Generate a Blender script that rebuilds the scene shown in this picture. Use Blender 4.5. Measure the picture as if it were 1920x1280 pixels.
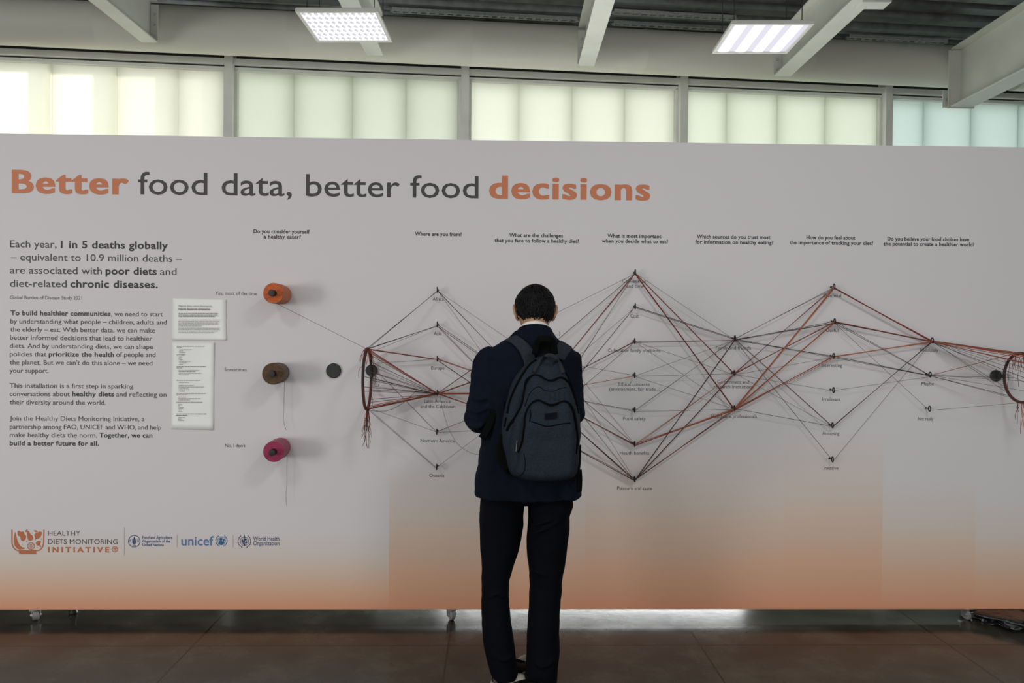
import bpy, bmesh, math, random
from mathutils import Vector, Matrix, noise
from mathutils.bvhtree import BVHTree
random.seed(7)
V = Vector
for o in list(bpy.data.objects):
    bpy.data.objects.remove(o)
scn = bpy.context.scene
col = scn.collection

# ------------------------------------------------------------------ camera
FPX, CD, CH = 1380.0, 3.77, 1.48
yaw, pitch, roll = math.radians(1.26), math.radians(-0.62), 0.0078
f0 = V((math.sin(yaw), math.cos(yaw), 0)); r0 = V((math.cos(yaw), -math.sin(yaw), 0)); u0 = V((0, 0, 1))
fw = math.cos(pitch)*f0 + math.sin(pitch)*u0
u1 = -math.sin(pitch)*f0 + math.cos(pitch)*u0
rt = math.cos(roll)*r0 + math.sin(roll)*u1
up = -math.sin(roll)*r0 + math.cos(roll)*u1
EYE = V((0, -CD, CH))
cam = bpy.data.cameras.new('camera')
cam.sensor_fit = 'HORIZONTAL'; cam.sensor_width = 36.0; cam.lens = 36.0*FPX/1920; cam.clip_start = .05
camo = bpy.data.objects.new('camera', cam); col.objects.link(camo)
m = Matrix((rt, up, -fw)).transposed().to_4x4(); m.translation = EYE
camo.matrix_world = m
scn.camera = camo

# ------------------------------------------------------------------ world, sun, lamps, exposure
scn.view_settings.view_transform = 'Standard'
scn.view_settings.look = 'None'
scn.view_settings.gamma = 1.0
scn.view_settings.use_curve_mapping = False
scn.view_settings.exposure = 0.12
w = bpy.data.worlds.new('overcast_sky'); scn.world = w; w.use_nodes = True
wn = w.node_tree.nodes; bg = wn['Background']
bg.inputs[0].default_value = (0.975, 1.0, 0.98, 1)
_tc0 = wn.new('ShaderNodeTexCoord'); _sp0 = wn.new('ShaderNodeSeparateXYZ'); _mr0 = wn.new('ShaderNodeMapRange')   # overcast sky, brighter on the window side
w.node_tree.links.new(_tc0.outputs['Generated'], _sp0.inputs[0]); w.node_tree.links.new(_sp0.outputs['Y'], _mr0.inputs['Value'])
_mr0.inputs['From Min'].default_value = -.3; _mr0.inputs['From Max'].default_value = .35
_mr0.inputs['To Min'].default_value = .86; _mr0.inputs['To Max'].default_value = 1.85
w.node_tree.links.new(_mr0.outputs[0], bg.inputs[1])

def light(name, kind, loc, energy, color, size=None, size_y=None, target=None, **kw):
    d = bpy.data.lights.new(name, kind); d.energy = energy; d.color = color
    if kind == 'AREA':
        d.shape = 'RECTANGLE' if size_y else 'SQUARE'; d.size = size
        if size_y: d.size_y = size_y
    for k, v_ in kw.items(): setattr(d, k, v_)
    o = bpy.data.objects.new(name, d); col.objects.link(o); o.location = loc
    if target is not None:
        o.rotation_euler = (V(target)-V(loc)).to_track_quat('-Z', 'Y').to_euler()
    return o
COOL = (0.97, 0.97, 1.0)
# ceiling lamps of the hall on the near side of the board, daylight from the open side on the left
light('hall_lamp', 'AREA', (-1.9, -3.3, 3.75), 22, COOL, .6, target=(-1.9, -3.1, 0))
light('hall_lamp', 'AREA', (1.6, -3.2, 3.75), 38, COOL, .6, target=(1.6, -3.0, 0))
light('side_daylight', 'AREA', (-7.5, -6.6, 1.45), 150, (1.0, 0.985, 0.975), 1.6, 2.2, target=(-1.0, 0, 1.6))
light('sun', 'SUN', (10, 20, 10), 4.4, (1.0, 0.96, 0.82), target=(10-math.cos(math.radians(34.65)), 20-math.sin(math.radians(34.65)), 10-.42), angle=math.radians(4.5))
light('floor_strip_fill', 'AREA', (1.05, 4.25, .78), 190, (.98, 1.0, 1.0), 3.3, 1.40, target=(1.05-.08, 3.25, .78))  # added area light, brightens the floor strip seen under the board

# ------------------------------------------------------------------ measuring helpers
def ray(px, py):
    return (fw + rt*((px-960)/FPX) + up*((640-py)/FPX))
def P(px, py, y=0.0):                       # point of the plane y = const seen at that place of the photograph
    d = ray(px, py); return EYE + d*((y-EYE.y)/d.y)
def Pz(px, py, z):
    d = ray(px, py); return EYE + d*((z-EYE.z)/d.z)
def Pn(px, py, o, n):
    d = ray(px, py); return EYE + d*((V(o)-EYE).dot(n)/d.dot(n))

# ------------------------------------------------------------------ materials
def mat(name, color, rough=.6, metal=0, nscale=0, namt=.25, bump=0, bscale=None, stretch=None, spec=.5, sheen=0, detail=6):
    m_ = bpy.data.materials.new(name); m_.use_nodes = True
    nt = m_.node_tree; b = nt.nodes['Principled BSDF']
    c = (*color, 1)
    b.inputs['Base Color'].default_value = c
    b.inputs['Roughness'].default_value = rough; b.inputs['Metallic'].default_value = metal
    b.inputs['Specular IOR Level'].default_value = spec
    if sheen: b.inputs['Sheen Weight'].default_value = sheen
    if nscale or bump:
        tc = nt.nodes.new('ShaderNodeTexCoord'); mp = nt.nodes.new('ShaderNodeMapping')
        nt.links.new(tc.outputs['Object'], mp.inputs['Vector'])
        if stretch: mp.inputs['Scale'].default_value = stretch
    if nscale:
        nz = nt.nodes.new('ShaderNodeTexNoise'); nz.inputs['Scale'].default_value = nscale; nz.inputs['Detail'].default_value = detail
        nt.links.new(mp.outputs[0], nz.inputs['Vector'])
        rp = nt.nodes.new('ShaderNodeValToRGB')
        rp.color_ramp.elements[0].position = .3; rp.color_ramp.elements[1].position = .7
        rp.color_ramp.elements[0].color = (*[x*(1-namt) for x in color], 1)
        rp.color_ramp.elements[1].color = (*[min(1, x*(1+namt)) for x in color], 1)
        nt.links.new(nz.outputs['Fac'], rp.inputs[0]); nt.links.new(rp.outputs[0], b.inputs['Base Color'])
    if bump:
        n2 = nt.nodes.new('ShaderNodeTexNoise'); n2.inputs['Scale'].default_value = bscale or nscale; n2.inputs['Detail'].default_value = 4
        nt.links.new(mp.outputs[0], n2.inputs['Vector'])
        bp = nt.nodes.new('ShaderNodeBump'); bp.inputs['Strength'].default_value = bump; bp.inputs['Distance'].default_value = .01
        nt.links.new(n2.outputs['Fac'], bp.inputs['Height']); nt.links.new(bp.outputs[0], b.inputs['Normal'])
    return m_
def emit(name, color, strength):
    m_ = bpy.data.materials.new(name); m_.use_nodes = True
    b = m_.node_tree.nodes['Principled BSDF']
    b.inputs['Base Color'].default_value = (.1, .1, .1, 1)
    b.inputs['Emission Color'].default_value = (*color, 1); b.inputs['Emission Strength'].default_value = strength
    return m_
M = {}
M['white_steel'] = mat('white painted steel', (.60, .61, .55), .45, nscale=3, namt=.07)
M['frame'] = mat('pale window frame', (.80, .81, .77), .5, nscale=4, namt=.06)
M['pipe'] = mat('cream painted round duct', (.66, .65, .57), .55, nscale=1.5, namt=.08, stretch=(.3, 1, 1))
M['deck'] = mat('galvanised roof deck', (.22, .23, .23), .45, .3, nscale=9, namt=.22, bump=.1, bscale=40)
M['perf'] = mat('perforated galvanised strip', (.50, .51, .51), .4, .3, nscale=60, namt=.2)
M['steel'] = mat('zinc plated steel', (.6, .6, .6), .3, .9, nscale=30, namt=.1)
M['black'] = mat('black painted metal', (.012, .012, .012), .4, nscale=30, namt=.3)
M['blackdisc'] = mat('black stained wood', (.016, .018, .016), .5, nscale=20, namt=.3, stretch=(8, 1, 1))
M['rubber'] = mat('grey caster tyre', (.22, .21, .21), .5, nscale=40, namt=.15)
M['ink'] = mat('dark grey print', (.055, .05, .05), .6)
M['inkbold'] = mat('near black print', (.035, .032, .032), .6)
M['inkgrey'] = mat('mid grey print', (.13, .12, .12), .6)
M['orange'] = mat('orange print', (.60, .195, .085), .6)
M['orange2'] = mat('deep orange print', (.50, .15, .055), .6)
M['navyprint'] = mat('slate blue print', (.075, .10, .22), .6)
M['blueprint'] = mat('mid blue print', (.10, .19, .40), .6)
M['blueglobe'] = mat('bright blue print', (.05, .18, .38), .6)
M['faint'] = mat('faint grey print', (.40, .37, .37), .6)
M['paper'] = mat('white office paper', (.92, .91, .88), .7, nscale=6, namt=.03)
M['yarn_orange'] = mat('orange yarn', (.56, .12, .025), .8, nscale=90, namt=.25, bump=.5, bscale=160, sheen=.3)
M['yarn_brown'] = mat('brown yarn', (.105, .056, .024), .8, nscale=90, namt=.3, bump=.5, bscale=160, sheen=.2)
M['yarn_pink'] = mat('magenta yarn', (.33, .025, .085), .8, nscale=90, namt=.25, bump=.5, bscale=160, sheen=.3)
TH = {'rust red': (.29, .062, .036), 'dark brown': (.085, .042, .032), 'grey': (.10, .085, .08),
      'orange brown': (.42, .13, .05), 'burgundy': (.18, .040, .038), 'black': (.022, .020, .022)}
for k, c in TH.items(): M['th_'+k] = mat(k+' thread', c, .85, nscale=300, namt=.2)
M['skin'] = mat('skin', (.40, .22, .125), .5, nscale=25, namt=.08, bump=.1, bscale=120)
M['hair'] = mat('black hair', (.0022, .0021, .0020), .55, nscale=60, namt=.5, bump=.5, bscale=140, spec=.25)
M['shirt'] = mat('white cotton', (.80, .76, .70), .8, nscale=50, namt=.03)
M['jacket'] = mat('navy suit cloth', (.0040, .0062, .0135), .9, nscale=6, namt=.25, bump=.35, bscale=14, stretch=(1.4, 1.4, .5), spec=.12)
M['trousers'] = mat('black navy suit trousers', (.0022, .0026, .0050), .9, nscale=6, namt=.25, bump=.4, bscale=9, stretch=(1.4, 1.4, .45), spec=.10)
M['bag'] = mat('slate blue canvas', (.019, .0255, .036), .9, nscale=160, namt=.22, bump=.35, bscale=20, spec=.12)
M['strap'] = mat('slate strap cloth', (.021, .025, .033), .9, nscale=120, namt=.2, bump=.2, bscale=200, spec=.25)
M['web'] = mat('black webbing', (.0022, .0028, .0026), .85, nscale=200, namt=.3, spec=.08)
M['mesh'] = mat('black mesh cloth', (.0022, .0032, .0026), .85, nscale=260, namt=.5, spec=.08)
M['zip'] = mat('black zipper tape', (.0016, .0018, .0022), .8, nscale=200, namt=.3, spec=.06)
M['pull'] = mat('dull zipper metal', (.20, .20, .17), .45, .7, nscale=40, namt=.2)
M['patch'] = mat('dark label patch', (.0055, .0060, .010), .8, nscale=90, namt=.3, spec=.05)
M['shoe'] = mat('black shoe leather', (.006, .0052, .005), .6, nscale=20, namt=.3, spec=.2)
M['sole'] = mat('off white rubber sole', (.40, .38, .32), .6, nscale=30, namt=.1)
M['sock'] = mat('dusky pink heel tab', (.085, .055, .055), .7, nscale=60, namt=.1)
M['plastic'] = mat('black glossy plastic film', (.010, .011, .012), .22, nscale=10, namt=.3, bump=.6, bscale=30)
M['wall'] = mat('dark grey wall', (.045, .047, .045), .8, nscale=2, namt=.1)
M['lampgrey'] = mat('lamp housing', (.62, .62, .58), .4, nscale=8, namt=.04)
M['wire'] = mat('steel wire', (.05, .05, .05), .4, .6)
M['bulb'] = emit('bright lamp tube cover', (.98, .98, 1.0), 1.25)
M['bulb_dim'] = emit('milky lamp cover', (.88, .86, 1.0), .66)
M['bulb_facet'] = emit('frosted lamp facet', (.88, .87, 1.0), .56)

def pane_mat(name, c):
    m_ = bpy.data.materials.new(name); m_.use_nodes = True; nt = m_.node_tree
    nt.nodes.clear()
    out = nt.nodes.new('ShaderNodeOutputMaterial'); mix = nt.nodes.new('ShaderNodeMixShader')
    tr = nt.nodes.new('ShaderNodeBsdfTranslucent'); tr.inputs[0].default_value = (*c, 1)
    gl = nt.nodes.new('ShaderNodeBsdfGlossy'); gl.inputs['Roughness'].default_value = .25; gl.inputs[0].default_value = (.6, .65, .6, 1)
    mix.inputs[0].default_value = .05
    nt.links.new(tr.outputs[0], mix.inputs[1]); nt.links.new(gl.outputs[0], mix.inputs[2]); nt.links.new(mix.outputs[0], out.inputs[0])
    return m_
PANE_BY_LIGHT = [pane_mat('milky channel glass %d' % i, c) for i, c in enumerate([(.90, .90, .84), (.80, .82, .76), (.90, .91, .85), (.87, .90, .83), (.80, .88, .86)])]  # same glass in every bay; differing daylight outside is put into the tints

M['clear'] = bpy.data.materials.new('clear window glass'); M['clear'].use_nodes = True
_nt = M['clear'].node_tree; _nt.nodes.clear()
_o, _m, _t, _g = [_nt.nodes.new(x) for x in ('ShaderNodeOutputMaterial', 'ShaderNodeMixShader', 'ShaderNodeBsdfTransparent', 'ShaderNodeBsdfGlossy')]
_m.inputs[0].default_value = .08; _t.inputs[0].default_value = (.93, .96, .94, 1); _g.inputs['Roughness'].default_value = .02
_nt.links.new(_t.outputs[0], _m.inputs[1]); _nt.links.new(_g.outputs[0], _m.inputs[2]); _nt.links.new(_m.outputs[0], _o.inputs[0])
def board_material():                       # printed panel: white with an orange print run in at the foot, each strip of print starting at its own height
    m_ = bpy.data.materials.new('printed display panel'); m_.use_nodes = True; nt = m_.node_tree
    b = nt.nodes['Principled BSDF']; b.inputs['Roughness'].default_value = .55; b.inputs['Specular IOR Level'].default_value = .3
    tc = nt.nodes.new('ShaderNodeTexCoord'); sp = nt.nodes.new('ShaderNodeSeparateXYZ')
    nt.links.new(tc.outputs['Object'], sp.inputs[0])
    def rng(src, a, b_):
        n = nt.nodes.new('ShaderNodeMapRange'); n.inputs['From Min'].default_value = a; n.inputs['From Max'].default_value = b_
        nt.links.new(src, n.inputs['Value']); return n
    # start height of the print run per strip, as a stepped ramp over x (-3 .. 3)
    rx = rng(sp.outputs['X'], -3, 3)
    st = nt.nodes.new('ShaderNodeValToRGB'); st.color_ramp.interpolation = 'CONSTANT'
    els = [(0, STRIPS[0][1])] + [((x+3)/6, h) for x, h in STRIPS[1:]]
    st.color_ramp.elements[0].position = 0; st.color_ramp.elements[1].position = els[1][0]
    for i, (p_, h) in enumerate(els):
        e = st.color_ramp.elements[i] if i < 2 else st.color_ramp.elements.new(p_)
        e.position = p_; e.color = (h, h, h, 1)
    nt.links.new(rx.outputs[0], st.inputs[0])
    n = nt.nodes.new('ShaderNodeMapRange'); n.clamp = True
    nt.links.new(sp.outputs['Z'], n.inputs['Value'])
    nt.links.new(st.outputs[0], n.inputs['From Min']); n.inputs['From Max'].default_value = .06
    cr = nt.nodes.new('ShaderNodeValToRGB')
    E_ = cr.color_ramp.elements
    E_[0].position = 0; E_[0].color = (.70, .660, .668, 1)
    E_[1].position = 1; E_[1].color = (.70, .310, .175, 1)
    e = E_.new(.35); e.color = (.70, .60, .53, 1)
    e = E_.new(.72); e.color = (.71, .45, .315, 1)
    nt.links.new(n.outputs[0], cr.inputs[0]); nt.links.new(cr.outputs[0], b.inputs['Base Color'])
    return m_
STRIPS = [(-3, .46), (P(724, 900).x, .80), (P(1097, 900).x, .92), (P(1467, 900).x, .98), (P(1648, 900).x, .72), (P(1830, 900).x, .62)]
M['board'] = board_material()

def floor_material():
    m_ = bpy.data.materials.new('polished brown concrete'); m_.use_nodes = True; nt = m_.node_tree
    b = nt.nodes['Principled BSDF']
    tc = nt.nodes.new('ShaderNodeTexCoord'); sp = nt.nodes.new('ShaderNodeSeparateXYZ'); nt.links.new(tc.outputs['Object'], sp.inputs[0])
    def mth(op, a, c=None):
        n = nt.nodes.new('ShaderNodeMath'); n.operation = op
        for i, s in enumerate((a, c)):
            if s is None: continue
            if isinstance(s, (int, float)): n.inputs[i].default_value = s
            else: nt.links.new(s, n.inputs[i])
        return n.outputs[0]
    def seam(src, off, per):
        t = mth('FRACT', mth('ADD', mth('DIVIDE', mth('SUBTRACT', src, off), per), 100.5))
        return mth('LESS_THAN', mth('MULTIPLY', mth('ABSOLUTE', mth('SUBTRACT', t, .5)), per), .0045)
    s = mth('MAXIMUM', seam(sp.outputs['X'], FX0, 1.2), seam(sp.outputs['Y'], FY0, 2.4))
    def nz(scale, det, stretch):
        mp = nt.nodes.new('ShaderNodeMapping'); mp.inputs['Scale'].default_value = stretch; nt.links.new(tc.outputs['Object'], mp.inputs[0])
        n = nt.nodes.new('ShaderNodeTexNoise'); n.inputs['Scale'].default_value = scale; n.inputs['Detail'].default_value = det
        n.inputs['Roughness'].default_value = .65
        nt.links.new(mp.outputs[0], n.inputs['Vector']); return n.outputs['Fac']
    r = nt.nodes.new('ShaderNodeValToRGB'); r.color_ramp.elements[0].position = .32; r.color_ramp.elements[1].position = .70
    r.color_ramp.elements[0].color = (.020, .017, .0135, 1); r.color_ramp.elements[1].color = (.080, .074, .057, 1)
    e = r.color_ramp.elements.new(.5); e.color = (.042, .039, .031, 1)
    nt.links.new(nz(2.6, 9, (1, 1.2, 1)), r.inputs[0])
    r2 = nt.nodes.new('ShaderNodeValToRGB'); r2.color_ramp.elements[0].position = .30; r2.color_ramp.elements[1].position = .42
    r2.color_ramp.elements[0].color = (.6, .6, .6, 1); r2.color_ramp.elements[1].color = (1, 1, 1, 1)
    nt.links.new(nz(16, 5, (1.6, .7, 1)), r2.inputs[0])
    mx = nt.nodes.new('ShaderNodeMix'); mx.data_type = 'RGBA'; mx.blend_type = 'MULTIPLY'; mx.inputs[0].default_value = .8
    nt.links.new(r.outputs[0], mx.inputs[6]); nt.links.new(r2.outputs[0], mx.inputs[7])
    m2 = nt.nodes.new('ShaderNodeMix'); m2.data_type = 'RGBA'; nt.links.new(s, m2.inputs[0])
    nt.links.new(mx.outputs[2], m2.inputs[6]); m2.inputs[7].default_value = (.016, .012, .009, 1)
    nt.links.new(m2.outputs[2], b.inputs['Base Color'])
    rr = nt.nodes.new('ShaderNodeMapRange'); nt.links.new(nz(5, 6, (1, 1, 1)), rr.inputs['Value'])
    rr.inputs['To Min'].default_value = .10; rr.inputs['To Max'].default_value = .17; nt.links.new(rr.outputs[0], b.inputs['Roughness'])
    b.inputs['Specular IOR Level'].default_value = .28
    bp = nt.nodes.new('ShaderNodeBump'); bp.inputs['Strength'].default_value = .03; bp.inputs['Distance'].default_value = .01
    nt.links.new(nz(14, 6, (1, 1, 1)), bp.inputs['Height']); nt.links.new(bp.outputs[0], b.inputs['Normal'])
    return m_
FX0 = Pz(830, 1280, 0).x; FY0 = Pz(1400, 1209, 0).y
M['floor'] = floor_material()

# ------------------------------------------------------------------ mesh helpers
class MB:
    def __init__(s): s.v = []; s.f = []
    def add(s, vs, fs):
        n = len(s.v); s.v += [tuple(p) for p in vs]; s.f += [tuple(i+n for i in f) for f in fs]
    def box(s, a, b, mx=None):
        x0, y0, z0 = a; x1, y1, z1 = b
        vs = [V((x, y, z)) for z in (z0, z1) for (x, y) in ((x0, y0), (x1, y0), (x1, y1), (x0, y1))]
        if mx: vs = [mx @ p for p in vs]
        s.add(vs, [(3, 2, 1, 0), (4, 5, 6, 7), (0, 1, 5, 4), (1, 2, 6, 5), (2, 3, 7, 6), (3, 0, 4, 7)])
    def loft(s, rings, cap=True, closed=False):
        n = len(rings[0]); k = len(rings)
        fs = []
        for i in range(k if closed else k-1):
            j = (i+1) % k
            for a in range(n):
                b = (a+1) % n
                fs.append((i*n+a, i*n+b, j*n+b, j*n+a))
        if cap and not closed:
            fs.append(tuple(range(n-1, -1, -1))); fs.append(tuple((k-1)*n+a for a in range(n)))
        s.add([p for r in rings for p in r], fs)
    def tube(s, pts, r, n=8, closed=False, flat=1.0, nrm=None):
        pts = [V(p) for p in pts]; k = len(pts); rs = r if isinstance(r, (list, tuple)) else [r]*k
        rings = []; prev = None
        for i, p in enumerate(pts):
            a = pts[(i-1) % k] if (closed or i > 0) else p; b = pts[(i+1) % k] if (closed or i < k-1) else p
            t = (b-a).normalized()
            if nrm is not None: x = t.cross(V(nrm)).normalized()
            elif prev is None:
                x = t.orthogonal().normalized()
            else:
                x = (prev - t*prev.dot(t)).normalized()
            prev = x; y = t.cross(x)
            rings.append([p + (x*math.cos(q) + y*math.sin(q)*flat)*rs[i] for q in [2*math.pi*j/n for j in range(n)]])
        s.loft(rings, True, closed)
    def lathe(s, prof, n=32, mx=None, cap=True):    # prof = (radius, z)
        rings = []
        for r, z in prof:
            ring = [V((r*math.cos(q), r*math.sin(q), z)) for q in [2*math.pi*j/n for j in range(n)]]
            rings.append([mx @ p for p in ring] if mx else ring)
        s.loft(rings, cap)
    def prism(s, poly, h, mx=None):                 # poly in x,y extruded along +z by h
        n = len(poly)
        vs = [V((x, y, 0)) for x, y in poly] + [V((x, y, h)) for x, y in poly]
        if mx: vs = [mx @ p for p in vs]
        s.add(vs, [tuple(range(n-1, -1, -1)), tuple(range(n, 2*n))] + [(i, (i+1) % n, n+(i+1) % n, n+i) for i in range(n)])
    def ellipsoid(s, c, r, nu=24, nv=14, mx=None, fn=None):
        rings = []
        for i in range(nv+1):
            ph = -math.pi/2 + math.pi*i/nv
            ph = max(-1.55, min(1.55, ph))
            ring = []
            for j in range(nu):
                th = 2*math.pi*j/nu
                d = V((math.cos(ph)*math.cos(th), math.cos(ph)*math.sin(th), math.sin(ph)))
                p = V((d.x*r[0], d.y*r[1], d.z*r[2]))
                if fn: p = fn(p, d)
                p = p + V(c)
                ring.append(mx @ p if mx else p)
            rings.append(ring)
        s.loft(rings)
    def build(s, name, material, parent=None, smooth=False, loc=None):
        me = bpy.data.meshes.new(name); me.from_pydata(s.v, [], s.f); me.validate()
        bm = bmesh.new(); bm.from_mesh(me)
        bmesh.ops.recalc_face_normals(bm, faces=bm.faces); bm.to_mesh(me); bm.free()
        me.materials.append(material)
        o = bpy.data.objects.new(name, me); col.objects.link(o)
        if loc is not None:
            me.transform(Matrix.Translation(-V(loc))); o.location = loc
        if parent is not None: setpar(o, parent)
        if smooth:
            me.polygons.foreach_set('use_smooth', [True]*len(me.polygons))
            if smooth != 'all':
                bm = bmesh.new(); bm.from_mesh(me)
                for e in bm.edges:
                    if len(e.link_faces) == 2 and e.calc_face_angle(0) > math.radians(40): e.smooth = False
                bm.to_mesh(me); bm.free()
        return o
def wloc(o):
    l = V(o.location)
    while o.parent: o = o.parent; l = l + V(o.location)
    return l
def setpar(o, parent):                      # parents here are never rotated or scaled when children join: keep world place
    o.parent = parent
    o.location = V(o.location) - wloc(parent)
def tag(o, label=None, cat=None, group=None, kind=None):
    if label: o['label'] = label
    if cat: o['category'] = cat
    if group: o['group'] = group
    if kind: o['kind'] = kind
    return o
def empty(name, loc, label=None, cat=None, group=None, kind=None):
    o = bpy.data.objects.new(name, None); col.objects.link(o); o.location = loc; o.empty_display_size = .1
    return tag(o, label, cat, group, kind)
def bake(o):                                # apply modifiers
    dg = bpy.context.evaluated_depsgraph_get(); dg.update()
    me = bpy.data.meshes.new_from_object(o.evaluated_get(dg))
    o.modifiers.clear(); old = o.data; o.data = me; me.name = old.name
    return o
def bevel(o, wd=.004, seg=2):
    md = o.modifiers.new('b', 'BEVEL'); md.width = wd; md.segments = seg; md.limit_method = 'ANGLE'
    return o
def spline(pts, n=8, closed=False):         # Catmull-Rom through points
    pts = [V(p) for p in pts]; k = len(pts); out = []
    for i in range(k if closed else k-1):
        g = lambda j: pts[j % k] if closed else pts[max(0, min(k-1, j))]
        p0, p1, p2, p3 = g(i-1), g(i), g(i+1), g(i+2)
        for s_ in range(n):
            t = s_/n
            out.append(.5*((2*p1) + (p2-p0)*t + (2*p0-5*p1+4*p2-p3)*t*t + (3*p1-p0-3*p2+p3)*t**3))
    if not closed: out.append(pts[-1])
    return out

# ================================================================== setting: floor, window wall, roof
fl = MB(); fl.box((-11, -9, -.12), (11, 4.6, 0)); tag(fl.build('floor', M['floor']), kind='structure')

WA = math.radians(4.65)
WU = V((math.cos(WA), math.sin(WA), 0)); WN = V((math.sin(WA), -math.cos(WA), 0))
WO = EYE + ray(871, 600)*(8.2/ray(871, 600).dot(fw)); WO.z = 0
WM = Matrix(((WU.x, -WN.x, 0, WO.x), (WU.y, -WN.y, 0, WO.y), (0, 0, 1, 0), (0, 0, 0, 1)))   # local x along the wall, y outward, z up
def wall_s(px, py): return (Pn(px, py, WO, WN)-WO).dot(WU)
def wall_z(px, py): return Pn(px, py, WO, WN).z
z_head_top = (wall_z(10, 92)+wall_z(860, 132)+wall_z(1640, 170))/3
z_head_bot = (wall_z(10, 108)+wall_z(860, 150)+wall_z(1640, 184))/3
z_sill = 2.05
mull = [wall_s(-30, 180)-2.2*0, wall_s(433, 180), wall_s(871.5, 200), wall_s(1277.5, 210), wall_s(1658, 220)]
mull[0] = mull[1]-(mull[2]-mull[1]); mull.append(mull[4]+(mull[4]-mull[3]))
joints = [[95, 217, 332], [550, 660, 761], [973, 1073, 1172], [1364, 1459, 1549], [1734, 1823, 1912]]
Z_DECK = 4.92
mw = .085
for i in range(6):
    b = MB(); x = mull[i]; b.box((x-mw/2, -.10, 1.0), (x+mw/2, .06, z_head_top+.16), WM)
    tag(b.build('trim_%d' % (i+1), M['frame']), kind='structure')
for i in range(5):
    a, c = mull[i]+mw/2, mull[i+1]-mw/2
    e = empty('window_%d' % (i+1), WM @ V(((a+c)/2, 0, z_sill)), kind='structure')
    b = MB()
    b.box((a, -.07, z_head_bot+.035), (c, .03, z_head_top), WM)         # head box
    b.box((a, -.02, z_head_bot-.015), (c, .05, z_head_bot+.02), WM)     # inner lip
    b.box((a, -.02, z_sill-.06), (c, .05, z_sill), WM)
    b.box((a, -.02, z_sill), (a+.03, .05, z_head_bot), WM); b.box((c-.03, -.02, z_sill), (c, .05, z_head_bot), WM)
    b.build('window_frame', M['frame'], e)
    b = MB(); b.box((a+.002, -.015, z_head_bot+.020), (c-.002, .05, z_head_bot+.035), WM); b.build('gap_strip', M['black'], e)  # black strip filling the gap between head box and inner lip
    xs = [a+.03] + [wall_s(p, 220) for p in joints[i]] + [c-.03]
    for x0, x1 in zip(xs, xs[1:]):
        if x1-x0 < .03: continue
        b = MB(); g = .0004
        n = 8
        pts = [(x0+g+(x1-x0-2*g)*t/n, .03+.012*math.sin(math.pi*t/n)) for t in range(n+1)]
        poly = pts + [(x, y+.006) for x, y in reversed(pts)]
        b.prism(poly, z_head_bot-z_sill, WM @ Matrix.Translation((0, 0, z_sill)))
        b.box((x1-.010, .042, z_sill), (x1-.005, .19, z_head_bot), WM)  # flange of the channel glass, on the outer face
        b.build('glass_panel', PANE_BY_LIGHT[i], e)
# wall under and over the glazing; an unseen glazed opening added near the ground for floor reflections
sA, sB = -1.0, 2.45
b = MB()
b.box((-9, 0, 0), (sA, .2, z_sill-.06), WM); b.box((sB, 0, 0), (9, .2, z_sill-.06), WM)
b.box((sA, 0, 1.56), (sB, .2, z_sill-.06), WM)
b.box((-9, 0, z_head_top+.16), (9, .2, 5.6), WM)
b.box((-9, 0, z_sill-.06), (mull[0]-mw/2, .2, z_head_top+.16), WM); b.box((mull[5]+mw/2, 0, z_sill-.06), (9, .2, z_head_top+.16), WM)
for k in range(5):
    b.box((mull[k]-.01, .12, z_head_top-.08), (mull[k+1]+.01, .2, z_head_top+.17), WM)
    if k: b.box((mull[k]-mw/2-.01, .061, z_sill-.06), (mull[k]+mw/2+.01, .11, z_head_top+.17), WM)
tag(b.build('wall_back', M['wall']), kind='structure')
for k, (x0, x1) in enumerate(((sA, sB),)):
    b = MB(); n = max(2, int((x1-x0)/.85))
    e = empty('door_%d' % (k+1), WM @ V(((x0+x1)/2, 0, 0)), kind='structure')
    for q in range(n):
        u_, v_ = x0+(x1-x0)*q/n, x0+(x1-x0)*(q+1)/n
        b.box((u_, .02, 0), (u_+.05, .09, 1.56), WM); b.box((v_-.05, .02, 0), (v_, .09, 1.56), WM)
        b.box((u_+.05, .02, 0), (v_-.05, .09, .08), WM); b.box((u_+.05, .02, 1.50), (v_-.05, .09, 1.56), WM)
    b.build('door_frame', M['frame'], e)
    b = MB(); b.box((x0+.05, .05, .08), (x1-.05, .056, 1.50), WM); b.build('glass_panel', M['clear'], e)
for nm, x in (('wall_left', -11.2), ('wall_right', 11.0)):
    b = MB(); b.box((x, -3 if x < 0 else -9, 0), (x+.2, 9.5, 5.6)); tag(b.build(nm, M['wall']), kind='structure')
# added unseen wall outside on the right, which keeps the low sun off all but the left end of the glazing
_f = mull[5]+.25; b = MB(); b.box((_f, .25, 0), (_f+.5, (_f-wall_s(225, 200))*math.tan(math.radians(30)), 13.0), WM); tag(b.build('sun_blocking_wall', mat('pale render', (.66, .69, .68), .9, nscale=1.5, namt=.06)), 'pale unseen wall added outside the windows on the right to block sun', 'building', kind='structure')
b = MB(); b.box((-30, .25, -.1), (30, 40, .0), WM); tag(b.build('ground', mat('pale gravel yard', (.50, .50, .46), .9, nscale=12, namt=.2)), kind='structure')

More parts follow.
